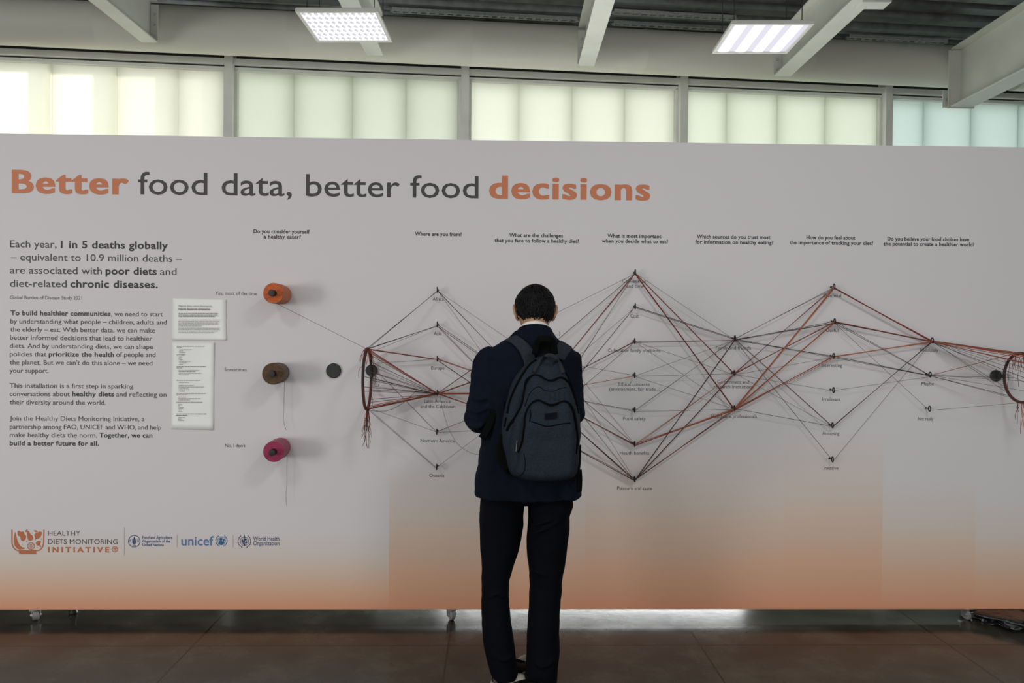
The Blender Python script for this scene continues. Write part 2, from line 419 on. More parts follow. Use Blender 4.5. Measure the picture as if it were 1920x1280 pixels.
# roof deck: ribbed sheets running along the window wall
b = MB(); per = .30; dep = .075
prof = []
y = -10.0
while y < .6:
    prof += [(y, 0), (y+per*.46, 0), (y+per*.55, dep), (y+per*.91, dep)]; y += per
for (ya, za), (yb, zb) in zip(prof, prof[1:]):
    vs = [WM @ V((-12, ya, Z_DECK+za)), WM @ V((12, ya, Z_DECK+za)), WM @ V((12, yb, Z_DECK+zb)), WM @ V((-12, yb, Z_DECK+zb))]
    b.add(vs, [(0, 1, 2, 3)])
dk = b.build('ceiling', M['deck']); tag(dk, kind='structure')
sd = dk.modifiers.new('s', 'SOLIDIFY'); sd.thickness = .02; sd.offset = 1
b = MB(); b.box((-12, -10, Z_DECK+.13), (12, .6, Z_DECK+.2), WM); tag(b.build('roof_slab', M['wall']), kind='structure')

# big round duct
PD = .62                                    # in front of the window plane
def pipe_hit(px, py): return Pn(px, py, WO+WN*PD, WN)
zb = sum(pipe_hit(x, 82+.0461*x).z for x in (100, 900, 1700))/3
zt = sum(pipe_hit(x, yy).z for x, yy in ((550, 22), (1557, 78), (1800, 88)))/3
PR = (zt-zb)/2*.985; PZ = (zt+zb)/2
PM = WM @ Matrix.Translation((0, -PD, PZ))
s_end = (pipe_hit(1806, 120)-WO).dot(WU)
def pipe_piece(x0, x1, name, label):
    b = MB(); mx = PM @ Matrix.Translation((x0, 0, 0)) @ Matrix.Rotation(math.radians(90), 4, 'Y')
    prof = [(PR, 0)]; L = x1-x0; k = int(L/1.9)
    for q in range(1, k+1):
        xx = L*q/(k+1); prof += [(PR, xx-.01), (PR*1.008, xx-.004), (PR*1.008, xx+.004), (PR, xx+.01)]
    prof += [(PR, L)]
    b.lathe(prof, 56, mx)
    return tag(b.build(name, M['pipe'], smooth=True), label, 'duct')
pipe_piece(-9, s_end, 'round_duct', 'long cream round duct running under the roof above the windows')
pipe_piece(s_end+.62, 9, 'round_duct', 'short stub of cream round duct at far right behind the large beam')

# roof beams running from the duct towards the viewer
BY = math.radians(1.08); BD = V((-math.sin(BY), -math.cos(BY), 0)); BX = V((math.cos(BY), -math.sin(BY), 0))
def beam(name, pxl, pxr, py, htop, label, length=6.5, dd=PD+PR+.03, flange=None, plate=False):
    pl, pr = Pn(pxl, py, WO+WN*dd, WN), Pn(pxr, py, WO+WN*dd, WN)
    wd = (pr-pl).length if flange is None else flange
    c = (pl+pr)/2; z = c.z
    mx = Matrix(((BX.x, BD.x, 0, c.x), (BX.y, BD.y, 0, c.y), (0, 0, 1, z), (0, 0, 0, 1)))
    e = empty(name, c, label, 'beam', 'roof beams')
    tf = .016
    b = MB(); b.box((-wd/2, 0, 0), (wd/2, length, tf), mx); o = bevel(b.build('bottom_flange', M['white_steel'], e), .003)
    b = MB(); b.box((-wd/2, 0, htop-tf), (wd/2, length, htop), mx); bevel(b.build('top_flange', M['white_steel'], e), .003)
    b = MB(); b.box((-.010, 0, tf), (.010, length, htop-tf), mx); b.build('web', M['white_steel'], e)
    return e, mx, wd, c
BEAMS = []
LB = ['white steel roof beam in the top left corner', 'white steel roof beam behind the left light panel', 'white steel roof beam over the man, between the two light panels',
      'white steel roof beam just right of the right light panel']
zs = []
for k, (a, c, py) in enumerate(((265, 296, 80), (687, 719, 104), (1084, 1114, 124), (1452, 1482, 143))):
    BEAMS.append(beam('roof_beam', a, c, py, .40, LB[k]))
    e, mx, wd, c_ = BEAMS[-1]
    sd_ = 1 if k == 0 else -1               # bolted end cleat on the face turned to the viewer
    b = MB(); b.box((min(sd_*.012, sd_*(wd/2+.005)), -.012, .02), (max(sd_*.012, sd_*(wd/2+.005)), .004, .36), mx); bevel(b.build('end_plate', M['white_steel'], e), .002)
    for q in range(3):
        b = MB(); b.lathe([(.0, 0), (.013, 0), (.013, .012), (.0, .013)], 6, mx @ Matrix.Translation((sd_*(wd/2-.03), .006, .07+.10*q)) @ Matrix.Rotation(math.radians(-90), 4, 'X'))
        b.build('bolt', M['steel'], e)
e, mx, wd, c_ = beam('roof_beam', 1783, 1822, 201, .62, 'largest white steel roof beam, at the right edge, bolted to a plate', dd=PD+PR+.10)
b = MB(); b.box((-wd/2-.02, -.016, -.01), (wd/2+.02, 0, .60), mx); bevel(b.build('end_plate', M['white_steel'], e), .002)
b = MB(); b.box((-wd/2-.05, -.06, .01), (-wd/2+.05, -.045, .19), mx); bevel(b.build('gusset_plate', M['white_steel'], e), .002)
for q in ((-wd/2-.015, .09), (-wd/2+.025, .14)):
    b = MB(); b.lathe([(.0, 0), (.016, 0), (.016, .016), (.0, .018)], 6, mx @ Matrix.Translation((q[0], -.045, q[1])) @ Matrix.Rotation(math.radians(-90), 4, 'X'))
    b.build('bolt', M['steel'], e)
# bracket plate on the fourth beam
e, mx, wd, c_ = BEAMS[3]
b = MB(); b.box((wd/2-.10, 1.62, -.02), (wd/2+.14, 1.76, .07), mx); bevel(b.build('bracket', M['white_steel'], e), .008)
for q in (-.05, .10):
    b = MB(); b.lathe([(0, 0), (.014, 0), (.014, .014), (0, .015)], 6, mx @ Matrix.Translation((wd/2+q, 1.76, .03)) @ Matrix.Rotation(math.radians(-90), 4, 'X')); b.build('bolt', M['steel'], e)
# perforated galvanised strips under the deck, between beams
def strip(px0, px1, py, label):
    a, c = Pz(px0, py, Z_DECK-.06), Pz(px1, py, Z_DECK-.06)
    d = WU; L = (c-a).dot(d)
    mx = Matrix(((WU.x, -WN.x, 0, a.x), (WU.y, -WN.y, 0, a.y), (0, 0, 1, a.z), (0, 0, 0, 1)))
    b = MB(); hw = .035; n = int(L/.09)
    # perforated: two rails with cross bars
    b.box((0, -hw, 0), (L, -hw+.018, .012), mx); b.box((0, hw-.018, 0), (L, hw, .012), mx)
    for q in range(n+1):
        x = L*q/n; b.box((x-.018, -hw+.018, 0), (x+.018, hw-.018, .012), mx)
    b.box((0, -hw, .012), (L, -hw+.004, .035), mx); b.box((0, hw-.004, .012), (L, hw, .035), mx)
    return tag(b.build('perforated_channel', M['perf']), label, 'channel', 'perforated channels under the roof deck')
strip(735, 1090, 22, 'perforated grey channel under the roof deck, left of the beam over the man')
strip(1150, 1400, 46, 'perforated grey channel behind the right light panel, nearest the duct')
strip(1150, 1390, 25, 'perforated grey channel behind the right light panel, further from the duct')
strip(1590, 1790, 72, 'perforated grey channel between the right light panel and largest beam')

# ------------------------------------------------------------------ hanging light panels
def light_panel(corners, name, label, kind):
    z = 3.78
    nl, nr, fl_, fr = [Pz(x, y, z) for x, y in corners]
    c = (nl+nr+fl_+fr)/4
    ax = ((nr-nl)+(fr-fl_)).normalized(); ay = V((-ax.y, ax.x, 0))
    w_ = ((nr-nl).length+(fr-fl_).length)/2; d_ = ((fl_-nl).dot(ay)+(fr-nr).dot(ay))/2
    mx = Matrix(((ax.x, ay.x, 0, c.x), (ax.y, ay.y, 0, c.y), (0, 0, 1, z), (0, 0, 0, 1)))
    e = empty(name, c, label, 'light', 'hanging light panels')
    h = .026; fr_ = .026
    b = MB()
    b.box((-w_/2, -d_/2, 0), (w_/2, -d_/2+fr_, h), mx); b.box((-w_/2, d_/2-fr_, 0), (w_/2, d_/2, h), mx)
    b.box((-w_/2, -d_/2+fr_, 0), (-w_/2+fr_, d_/2-fr_, h), mx); b.box((w_/2-fr_, -d_/2+fr_, 0), (w_/2, d_/2-fr_, h), mx)
    b.box((-w_/2+.004, -d_/2+.004, h), (w_/2-.004, d_/2-.004, h+.006), mx)
    bevel(b.build('housing', M['lampgrey'], e), .003)
    iw, id_ = w_/2-fr_, d_/2-fr_
    if kind == 'stripes':
        b = MB(); b.box((-iw, -id_, .010), (iw, id_, .016), mx); b.build('diffuser', M['bulb_dim'], e)
        for q in range(4):
            x = -iw+2*iw*(q+.5)/4-.012
            b = MB(); n = 10
            poly = [(x+.042*math.cos(math.pi*t/n), -.007*math.sin(math.pi*t/n)) for t in range(n+1)]
            # half round tube cover
            b.prism([(px_, pz_) for px_, pz_ in poly], 2*id_, mx @ Matrix.Translation((0, id_, .010)) @ Matrix.Rotation(math.radians(90), 4, 'X'))
            b.build('lamp_tube', M['bulb'], e)
    else:
        b = MB(); b.box((-iw, -id_, .010), (iw, id_, .016), mx); b.build('diffuser', M['bulb'], e)
        b = MB(); nx, ny = 12, 7
        for i in range(nx):
            for j in range(ny):
                x = -iw+2*iw*(i+.5+.25*(j % 2)-.12)/nx; y = -id_+2*id_*(j+.5)/ny
                sx, sy = iw/nx*.80, id_/ny*.98
                b.add([mx @ V(p) for p in ((x-sx, y, .0095), (x, y-sy, .0095), (x+sx, y, .0095), (x, y+sy, .0095), (x, y, .004))],
                      [(0, 1, 4), (1, 2, 4), (2, 3, 4), (3, 0, 4)])
        b.build('prism_facets', M['bulb_facet'], e)
    for sx, sy in ((-1, -1), (1, -1), (-1, 1), (1, 1)):
        x, y = sx*(w_/2-.05), sy*(d_/2-.12)
        b = MB(); b.tube([mx @ V((x, y, h+.012)), mx @ V((x, y, Z_DECK-z-.0))], .0035, 6); b.build('suspension_wire', M['wire'], e)
        b = MB(); b.lathe([(.0, 0), (.010, 0), (.012, .02), (.006, .035), (.0, .036)], 10, mx @ Matrix.Translation((x, y, h+.010))); b.build('wire_clip', M['wire'], e)
    d = light('panel_glow', 'AREA', mx @ V((0, 0, -.01)), 16, COOL, w_-.06, d_-.06)
    d.rotation_euler = (0, 0, math.atan2(ax.y, ax.x))
    return e
light_panel(((556, 22), (714, 22), (592, 80), (730, 80)), 'hanging_light_panel', 'lit ceiling light panel with small diamond prism pattern, left of centre', 'prism')
light_panel(((1371, 45), (1526, 45), (1336, 101), (1477, 101)), 'hanging_light_panel', 'lit ceiling light panel with four bright stripes, right of centre', 'stripes')

# ================================================================== display board
ZB, ZT = .0605, 2.4665
X0, X1 = -2.75, 3.05
board = empty('display_board', (0, 0, 0), 'long white freestanding display board on casters with orange foot and printed headline', 'display board')
b = MB(); b.box((X0, 0, ZB), (X1, .05, ZT)); bevel(b.build('panel', M['board'], board), .002)
b = MB()
for x in (-2.60, -.40, 1.3, 2.95): b.box((x-.02, .05, ZB+.02), (x+.02, .09, ZT-.03))
b.box((X0+.05, .05, ZT-.08), (X1-.05, .09, ZT-.03)); b.box((X0+.05, .05, ZB), (X1-.05, .09, ZB+.04))
b.build('rear_frame', M['steel'], board)
def caster(px, py):
    p = P(px, py, .03); x = p.x
    a = math.radians(25)
    mx = Matrix.Translation((x, .03, 0)) @ Matrix.Rotation(a, 4, 'Z')
    b = MB(); b.box((-.028, -.028, ZB-.006), (.028, .028, ZB), mx)
    b.box((-.020, -.014, .020), (-.0165, .014, ZB-.006), mx); b.box((.0165, -.014, .020), (.020, .014, ZB-.006), mx)
    b.box((-.020, -.016, ZB-.012), (.020, .016, ZB-.006), mx)
    f = b.build('caster', M['steel'], board)
    wx = mx @ Matrix.Translation((0, -.008, .0265)) @ Matrix.Rotation(math.radians(90), 4, 'Y')
    b = MB(); b.lathe([(.010, -.0135), (.021, -.0135), (.0262, -.009), (.0262, .009), (.021, .0135), (.010, .0135)], 28, wx); b.build('wheel', M['rubber'], f, smooth=True)
    b = MB(); b.lathe([(0, -.024), (.007, -.024), (.007, .024), (0, .024)], 10, wx); b.build('axle', M['steel'], f)
for q in ((68, 1150), (846, 1150), (1811, 1150)): caster(*q)
b = MB(); x = P(138, 1150, .1).x; b.lathe([(.02, 0), (.022, .01), (.012, .03), (.012, ZB)], 16, Matrix.Translation((x, .1, 0))); b.build('levelling_foot', M['black'], board)

# ---- printed text: glyph outlines from Blender's own font, one mesh per block of print
_tc = {}
def glyphs(s, weight, spacing=1.0):
    k = (s, weight, spacing)
    if k in _tc: return _tc[k]
    cu = bpy.data.curves.new('t', 'FONT'); cu.body = s; cu.size = 1; cu.offset = weight; cu.resolution_u = 3; cu.space_character = spacing
    o = bpy.data.objects.new('t', cu); col.objects.link(o)
    dg = bpy.context.evaluated_depsgraph_get(); dg.update()
    me = o.evaluated_get(dg).to_mesh()
    vs = [v.co.copy() for v in me.vertices]; fs = [tuple(p.vertices) for p in me.polygons]
    o.evaluated_get(dg).to_mesh_clear()
    bpy.data.objects.remove(o); bpy.data.curves.remove(cu)
    x0 = min(v.x for v in vs); x1 = max(v.x for v in vs)
    _tc[k] = (vs, fs, x0, x1); return _tc[k]
CAPR = max(v.y for v in glyphs('H', 0)[0])
def text(mb, s, xl, xr, base, cap, weight=0, spacing=1.0, y=-.0008, heavy=0):
    if heavy and spacing == 1: spacing = 1.10
    elif weight > .02 and spacing == 1: spacing = 1.055
    if 'M' in s: weight = 0
    vs, fs, x0, x1 = glyphs(s, weight, spacing)
    a = P(xl, base); c = P(xr, base); k = (c.x-a.x)/(x1-x0)
    kz = (cap/366.0)/CAPR
    sh = [(0, 0)]
    if heavy:                               # a heavier cut of the letters: the strokes laid down side by side
        k = (c.x-a.x)/(x1-x0+2*heavy); sh = [(heavy*t, heavy*.42*q) for t in (0, .4, .8, 1.2, 1.6, 2) for q in (-1, 0, 1)]
    for i, (dx, dz) in enumerate(sh):
        mb.add([V((a.x+(v.x-x0+dx)*k, y-i*.00001, a.z+(v.y*(1-heavy*.6)+dz+heavy*.30)*kz)) for v in vs], fs)
def block(name, runs, material, cap, weight=0, **kw):
    if len(runs) > 1 and name.startswith(('intro', 'body', 'headline')):
        for r in runs: block(name, [r], material, cap, weight, **kw)
        return
    mb = MB()
    for r in runs:
        s, xl, xr, base = r[:4]
        text(mb, s, xl, xr, base, cap, r[4] if len(r) > 4 else weight, **kw)
    return mb.build(name, material, board)
BO = .026
tag(block('headline_word', [('Better', 22, 241, 361.7)], M['orange'], 42, .006, heavy=.027), 'heavy orange word Better')
block('headline_words', [('food data, better food', 259, 897, 364)], M['ink'], 41, .004)
tag(block('headline_word', [('decisions', 917, 1219, 371.8)], M['orange'], 42, .006, heavy=.027), 'heavy orange word decisions')
block('intro_text_line', [('Each year,', 19, 106, 463.5), ('– equivalent to 10.9 million deaths –', 20, 341, 488), ('are associated with', 19, 191, 512.5), ('and', 300, 331, 515), ('diet-related', 19, 125, 537.5)], M['ink'], 13, .003)
block('intro_bold_words', [('1 in 5 deaths globally', 114, 315, 464.6), ('poor diets', 198, 294, 514), ('chronic diseases.', 132, 296, 538.2)], M['inkbold'], 13, BO)
block('source_note', [('Global Burden of Disease Study 2021', 19, 154, 560.5)], M['inkgrey'], 6.3, .008)
block('body_text_line', [
    (', we need to start', 208.5, 305.4, 592.3), ('by understanding what people – children, adults and', 19.5, 312.4, 606), ('the elderly – eat. With better data, we can make', 19.5, 290.6, 621.4),
    ('better informed decisions that lead to healthier', 19.2, 285.5, 636.7), ('diets. And by understanding diets, we can shape', 18.5, 286.9, 652), ('policies that', 18.5, 87.2, 667.5), ('of people and', 218, 291.5, 668.5),
    ('the planet. But we can\'t do this alone – we need', 18.5, 285.7, 683), ('your support.', 18.3, 91.4, 698.4),
    ('This installation is a first step in sparking', 18.3, 250, 726.6), ('conversations about', 18.3, 130.8, 742), ('and reflecting on', 218, 312.2, 743), ('their diversity around the world.', 18.5, 198.3, 757.6),
    ('Join the Healthy Diets Monitoring Initiative, a', 18.5, 271, 788), ('partnership among FAO, UNICEF and WHO, and help', 18.5, 302.3, 803.8), ('make healthy diets the norm.', 18.5, 181.9, 819)], M['ink'], 8.4, .006)
block('body_bold_words', [('To build healthier communities', 20, 207.5, 590.6), ('prioritize the health', 91.4, 213.7, 667.8), ('healthy diets', 135.5, 213.7, 742.4), ('Together, we can', 186.3, 285.7, 819.6), ('build a better future for all.', 18.3, 185.6, 834.5)], M['inkbold'], 8.4, BO)
for rows in ([('Do you consider yourself', 475.4, 580.7, 436.7), ('a healthy eater?', 494.3, 564.1, 446.6)], [('Where are you from?', 778, 865.7, 441.5)],
             [('What are the challenges', 955, 1055.6, 443.9), ('that you face to follow a healthy diet?', 927.3, 1085.4, 453.7)],
             [('What is most important', 1138.8, 1239.7, 445.2), ('when you decide what to eat?', 1128.5, 1252.4, 454.7)],
             [('Which sources do you trust most', 1306.3, 1444.4, 446.4), ('for information on healthy eating?', 1303.5, 1450, 456.3)],
             [('How do you feel about', 1512, 1603.6, 448), ('the importance of tracking your diet?', 1480, 1637.2, 457.6)],
             [('Do you believe your food choices have', 1663.7, 1817, 450.5), ('the potential to create a healthier world?', 1656.6, 1826.8, 460)]):
    block('question_heading', rows, M['inkbold'], 6.8, BO)
for rows in ([('Yes, most of the time', 404, 482, 552.6)], [('Sometimes', 421, 462.5, 695.6)], [("No, I don't", 422, 460, 838)],
             [('Africa', 811, 832, 563.5)], [('Asia', 813.5, 828, 628)], [('Europe', 808.5, 833, 692.5)], [('Latin America', 795.5, 845, 755), ('and the Caribbean', 788.5, 853.5, 764.5)],
             [('Northern America', 788.5, 852, 829)], [('Oceania', 805, 833, 894)], [('s...)', 1036.5, 1050.5, 627.5)],
             [('Convenience', 1167, 1211, 529.7), ('and time', 1174.5, 1206.5, 539)], [('Cost', 1182, 1197.5, 595)], [('Cultural or family traditions', 1140, 1238.5, 659.5)],
             [('Ethical concerns', 1160, 1218, 722.7), ('(environment, fair trade...)', 1142.5, 1238, 732)], [('Food safety', 1168.5, 1210.5, 787.5)], [('Health benefits', 1162, 1217, 852)], [('Pleasure and taste', 1157, 1222.5, 918)],
             [('Family and friends', 1342, 1408, 654.6)], [('Government and', 1345, 1404, 718.6), ('research institutions', 1338.5, 1412.5, 727.6)], [('Healthcare professionals', 1333, 1419, 782.7)],
             [('Essential', 1543.5, 1577, 557)], [('Useful', 1549, 1571.5, 622)], [('Interesting', 1540.5, 1579, 687.5)], [('Irrelevant', 1542, 1576, 751)], [('Annoying', 1541.5, 1573.5, 815)], [('Invasive', 1544, 1572, 880)],
             [('Absolutely', 1724, 1759, 658.7)], [('Maybe', 1728, 1750.5, 722)], [('Not really', 1721, 1750, 788)]):
    block('answer_caption', rows, M['ink'], 6.4, 0)
# ---- logos
YL = -.0008
def flat(mb, poly, y=YL):                   # polygon of photo places printed flat on the panel
    pts = [P(*q) for q in poly]; n = len(pts)
    bm = bmesh.new(); vs = [bm.verts.new((p.x, y, p.z)) for p in pts]; f = bm.faces.new(vs)
    bmesh.ops.triangulate(bm, faces=[f]); bm.verts.index_update()
    mb.add([v.co.copy() for v in bm.verts], [tuple(v.index for v in t.verts) for t in bm.faces]); bm.free()
def stroke(mb, pts, wd, y=YL, closed=False):
    pts = [P(*q) for q in pts]; k = len(pts); L, R = [], []
    for i, p in enumerate(pts):
        a = pts[(i-1) % k] if (closed or i) else p; c = pts[(i+1) % k] if (closed or i < k-1) else p
        t = (c-a).normalized(); nrm = V((-t.z, 0, t.x))*(wd/366/2)
        L.append(V((p.x, y, p.z))+nrm); R.append(V((p.x, y, p.z))-nrm)
    n = k if closed else k-1
    mb.add(L+R, [(i, (i+1) % k, k+(i+1) % k, k+i) for i in range(n)])
def circ(cx, cy, r, n=28, a0=0, a1=360, ry=None):
    return [(cx+r*math.cos(math.radians(a0+(a1-a0)*i/n)), cy+(ry or r)*math.sin(math.radians(a0+(a1-a0)*i/n))) for i in range(n if a1-a0 == 360 else n+1)]
def wheel(mb, cx, cy, r):
    stroke(mb, circ(cx, cy, r), 1.2, closed=True)
    for k in range(8):
        a = math.radians(22.5+45*k); stroke(mb, [(cx+.18*r*math.cos(a), cy+.18*r*math.sin(a)), (cx+.92*r*math.cos(a), cy+.92*r*math.sin(a))], .9)
mb = MB()
bowl = [(22.5, 992.5), (22.5, 1010)] + [(22.5+13+13*math.cos(math.radians(a)), 1015+17*math.sin(math.radians(a))) for a in range(180, 89, -10)] + \
       [(69.5+12.5*math.cos(math.radians(a)), 1015+17*math.sin(math.radians(a))) for a in range(90, -1, -10)] + [(82, 1010), (82.5, 992.5)]
stroke(mb, bowl, 2.2)
flat(mb, [(35.5, 1033), (68, 1033), (68, 1038.6), (36, 1038.6)])
sp2 = lambda pts, n=5: [(p.x, p.y) for p in spline([V((x, y, 0)) for x, y in pts], n, True)]
flat(mb, sp2([(28.5, 997), (26, 1010), (27.5, 1022), (34, 1029), (42, 1029.5), (47, 1027), (40, 1024.5), (34, 1016), (30.5, 1004)]))
flat(mb, sp2([(33, 996), (36, 994.5), (40, 996.5), (44, 996), (46, 1001), (49, 1005), (47.5, 1011), (43, 1014), (39, 1011), (38, 1006), (33.5, 1003)]))
flat(mb, sp2([(51, 996), (54, 995.5), (57, 1000), (61.5, 1005), (61.5, 1011), (57, 1013.2), (52.5, 1011), (51.2, 1004)]))
flat(mb, sp2([(47, 995), (50, 992.5), (52, 993), (49.5, 997.5)]))
flat(mb, sp2([(64.5, 1003), (66.5, 999), (71, 997.5), (75, 996), (78.5, 998), (77, 1004), (73.5, 1008.5), (67.5, 1009.5)]))
flat(mb, sp2([(63, 994.5), (67, 993.5), (71, 996), (68, 997.5), (65, 996)]))
stroke(mb, [(67, 1008), (65.8, 1012.5)], 1.2)
flat(mb, sp2([(67.3, 1018), (70, 1014), (75, 1013.5), (77, 1016), (74, 1020), (70.5, 1023)]))
stroke(mb, [(73, 1019), (76.5, 1025)], 2.2)
wheel(mb, 58.3, 1023.3, 6.6)
for q in ((50, 1015), (42.5, 1020), (69.5, 1026.3), (61, 999), (77, 1010)): flat(mb, circ(*q, .9, 10))
mb.build('bowl_logo', M['orange2'], board)
block('logo_words', [('HEALTHY', 90.2, 150.6, 1003.7), ('DIETS MONITORING', 90.2, 220.6, 1019.4)], M['ink'], 9.0, -.004)
mb = MB(); text(mb, 'INITIATIVE', 90.2, 205, 1034.6, 9, .04, 1.55); wheel(mb, 215.4, 1029.4, 5.2); tag(mb.build('logo_words', M['orange2'], board), 'bold orange word INITIATIVE')
mb = MB()
for x, a, c in ((233.3, 988, 1041), (332, 1002, 1026), (437, 1003, 1026)):
    mb = MB(); stroke(mb, [(x, a), (x, c)], .8); mb.build('logo_divider', M['faint'], board)
mb = MB(); cx, cy = 251.7, 1014.2
stroke(mb, circ(cx, cy, 10.9, 40), 1.4, closed=True)
flat(mb, sp2([(cx, cy-7.5), (cx+2.2, cy-2), (cx+2.6, cy+3), (cx+.8, cy+6.5), (cx-.8, cy+6.5), (cx-2.6, cy+3), (cx-2.2, cy-2)]))
for s_ in (-1, 1):
    for k in range(3): stroke(mb, [(cx+s_*1.5, cy-1+2.6*k), (cx+s_*4.2, cy-3.6+2.6*k)], 1)
stroke(mb, [(cx-3.5, cy+8), (cx+3.5, cy+8)], .9)
text(mb, 'F', cx-8.6, cx-6, cy+1.6, 5, .02); text(mb, 'A', cx-1.6, cx+1.6, cy-4.6, 4, .02); text(mb, 'O', cx+5.6, cx+9, cy+1.6, 5, .02)
text(mb, 'Food and Agriculture', 267, 323.3, 1009.6, 5.2, .028); text(mb, 'Organization of the', 267, 319.3, 1016.6, 5.2, .028); text(mb, 'United Nations', 267, 307, 1023.6, 5.2, .028)
mb.build('round_emblem_logo', M['navyprint'], board)
mb = MB(); text(mb, 'unicef', 340, 400.5, 1022, 17.0, .012); mb.build('logo_words', M['blueprint'], board)
def laurel(mb, cx, cy, r, wd=1.5):
    for s_ in (-1, 1):
        arc = [(cx+s_*r*math.cos(math.radians(a)), cy+r*math.sin(math.radians(a))) for a in range(-52, 84, 8)]
        stroke(mb, arc, .7)
        for k, a in enumerate(range(-52, 80, 17)):
            q = math.radians(a); d = math.radians(a-48)
            x, y = cx+s_*r*math.cos(q), cy+r*math.sin(q)
            for off in (-.75, .35): stroke(mb, [(x, y), (x+s_*1.7*math.cos(d+off+.3), y+1.7*math.sin(d+off+.3))], wd*.75)
def globe(mb, cx, cy, r):
    stroke(mb, circ(cx, cy, r), .7, closed=True)
    for k in (.45,): stroke(mb, circ(cx, cy, r*k, ry=r), .5, closed=True); stroke(mb, circ(cx, cy, r, ry=r*k), .5, closed=True)
    stroke(mb, [(cx-r, cy), (cx+r, cy)], .5); stroke(mb, [(cx, cy-r), (cx, cy+r)], .5)
mb = MB(); cx, cy = 415.3, 1013.4
laurel(mb, cx, cy, 10.2); globe(mb, cx, cy, 7.6)
flat(mb, circ(cx-1.0, cy-3.2, 2.7, 18)); flat(mb, sp2([(cx-3.6, cy+.4), (cx+.2, cy-.6), (cx+1.4, cy+3), (cx+2.5, cy+7), (cx-5, cy+6.6)]))
flat(mb, circ(cx+4.0, cy-1.4, 2.1, 16)); flat(mb, sp2([(cx+1.2, cy+1.2), (cx+4.6, cy+1), (cx+5.4, cy+3.6), (cx+2.8, cy+6)]))
mb.build('globe_emblem_logo', M['blueglobe'], board)
mb = MB(); cx, cy = 458.3, 1014.2
laurel(mb, cx, cy, 11.6); globe(mb, cx, cy, 8.2)
stroke(mb, [(cx, cy-12.5), (cx, cy+8.5)], 1.2)
stroke(mb, [(cx+2.6*math.sin(t*.62), cy-9+t*1.5) for t in range(12)], 1.2)
for q in ((cx-3.5, cy-1, 2.2), (cx+3.2, cy+2.4, 2), (cx+2.6, cy-3.4, 1.8)): flat(mb, sp2([(q[0]-q[2], q[1]), (q[0], q[1]-q[2]), (q[0]+q[2], q[1]+.4), (q[0]-.2, q[1]+q[2])]))
text(mb, 'World Health', 474.7, 524, 1013, 7.6, .010); text(mb, 'Organization', 474.7, 524, 1021.7, 7.6, .010)
mb.build('laurel_emblem_logo', M['navyprint'], board)

# ------------------------------------------------------------------ taped papers
def paper(name, corners, label, rows, heads=(), crease=None):
    tl, tr, br, bl = [P(*q) for q in corners]; c = (tl+br)/2
    e = empty(name, V((c.x, 0, bl.z)), label, 'paper', 'papers taped to the board')
    n, k = 10, 14; grid = []
    for j in range(k+1):
        for i in range(n+1):
            u_, v_ = i/n, j/k
            p = (tl*(1-u_)+tr*u_)*(1-v_)+(bl*(1-u_)+br*u_)*v_
            lift = .0015+.004*max(0, u_-.8)*5*(abs(v_-.5)*2)**2 + .0016*math.sin(v_*9+u_*2)**2*.5
            if crease: lift += .003*math.exp(-((v_-crease)/.03)**2)
            grid.append(V((p.x, -lift, p.z)))
    mb = MB(); fs = [(j*(n+1)+i, j*(n+1)+i+1, (j+1)*(n+1)+i+1, (j+1)*(n+1)+i) for j in range(k) for i in range(n)]
    mb.add(grid, fs); o = mb.build('sheet', M['paper'], e, smooth='all')
    md = o.modifiers.new('s', 'SOLIDIFY'); md.thickness = .0006
    rnd = random.Random(len(rows)); mb = MB()
    for x0, x1, y_, h in rows:              # greeked lines too small to read in the photograph
        x = x0
        while x < x1-.8:
            l = min(rnd.uniform(1.2, 5.5), x1-x)
            a, b_ = P(x, y_-h/2), P(x+l, y_+h/2)
            mb.add([V((a.x, -.0076, a.z)), V((b_.x, -.0076, a.z)), V((b_.x, -.0076, b_.z)), V((a.x, -.0076, b_.z))], [(0, 1, 2, 3)])
            x += l+.8
    for s, xl, xr, base, cap in heads: text(mb, s, xl, xr, base, cap, .025, y=-.0076)
    mb.build('printed_lines', M['inkgrey'], e)
sx = lambda v: 310+v/9.846
sy = lambda v: 550+v/9.846
rows = [(sx(255), sx(980), sy(367), 1.0), (sx(255), sx(972), sy(397), 1.0), (sx(255), sx(922), sy(426), 1.0)]
rows += [(sx(250), sx(r), sy(y_), .8) for y_, r in ((487, 1013), (516, 1005), (543, 985), (572, 998), (600, 680), (640, 1010), (667, 1012), (695, 985), (722, 918))]
paper('paper_sheet', ((324, 559), (424.3, 561.5), (425, 638), (323, 638)), 'wide white sheet taped above the long narrow sheet', rows,
      [('Mejores datos sobre alimentación,', 335.9, 398.9, 575, 3.4), ('mejores decisiones alimentarias', 335.6, 394.5, 580.7, 3.4)])
tx = lambda v: 310+v/6.74
ty = lambda v: 630+v/6.74
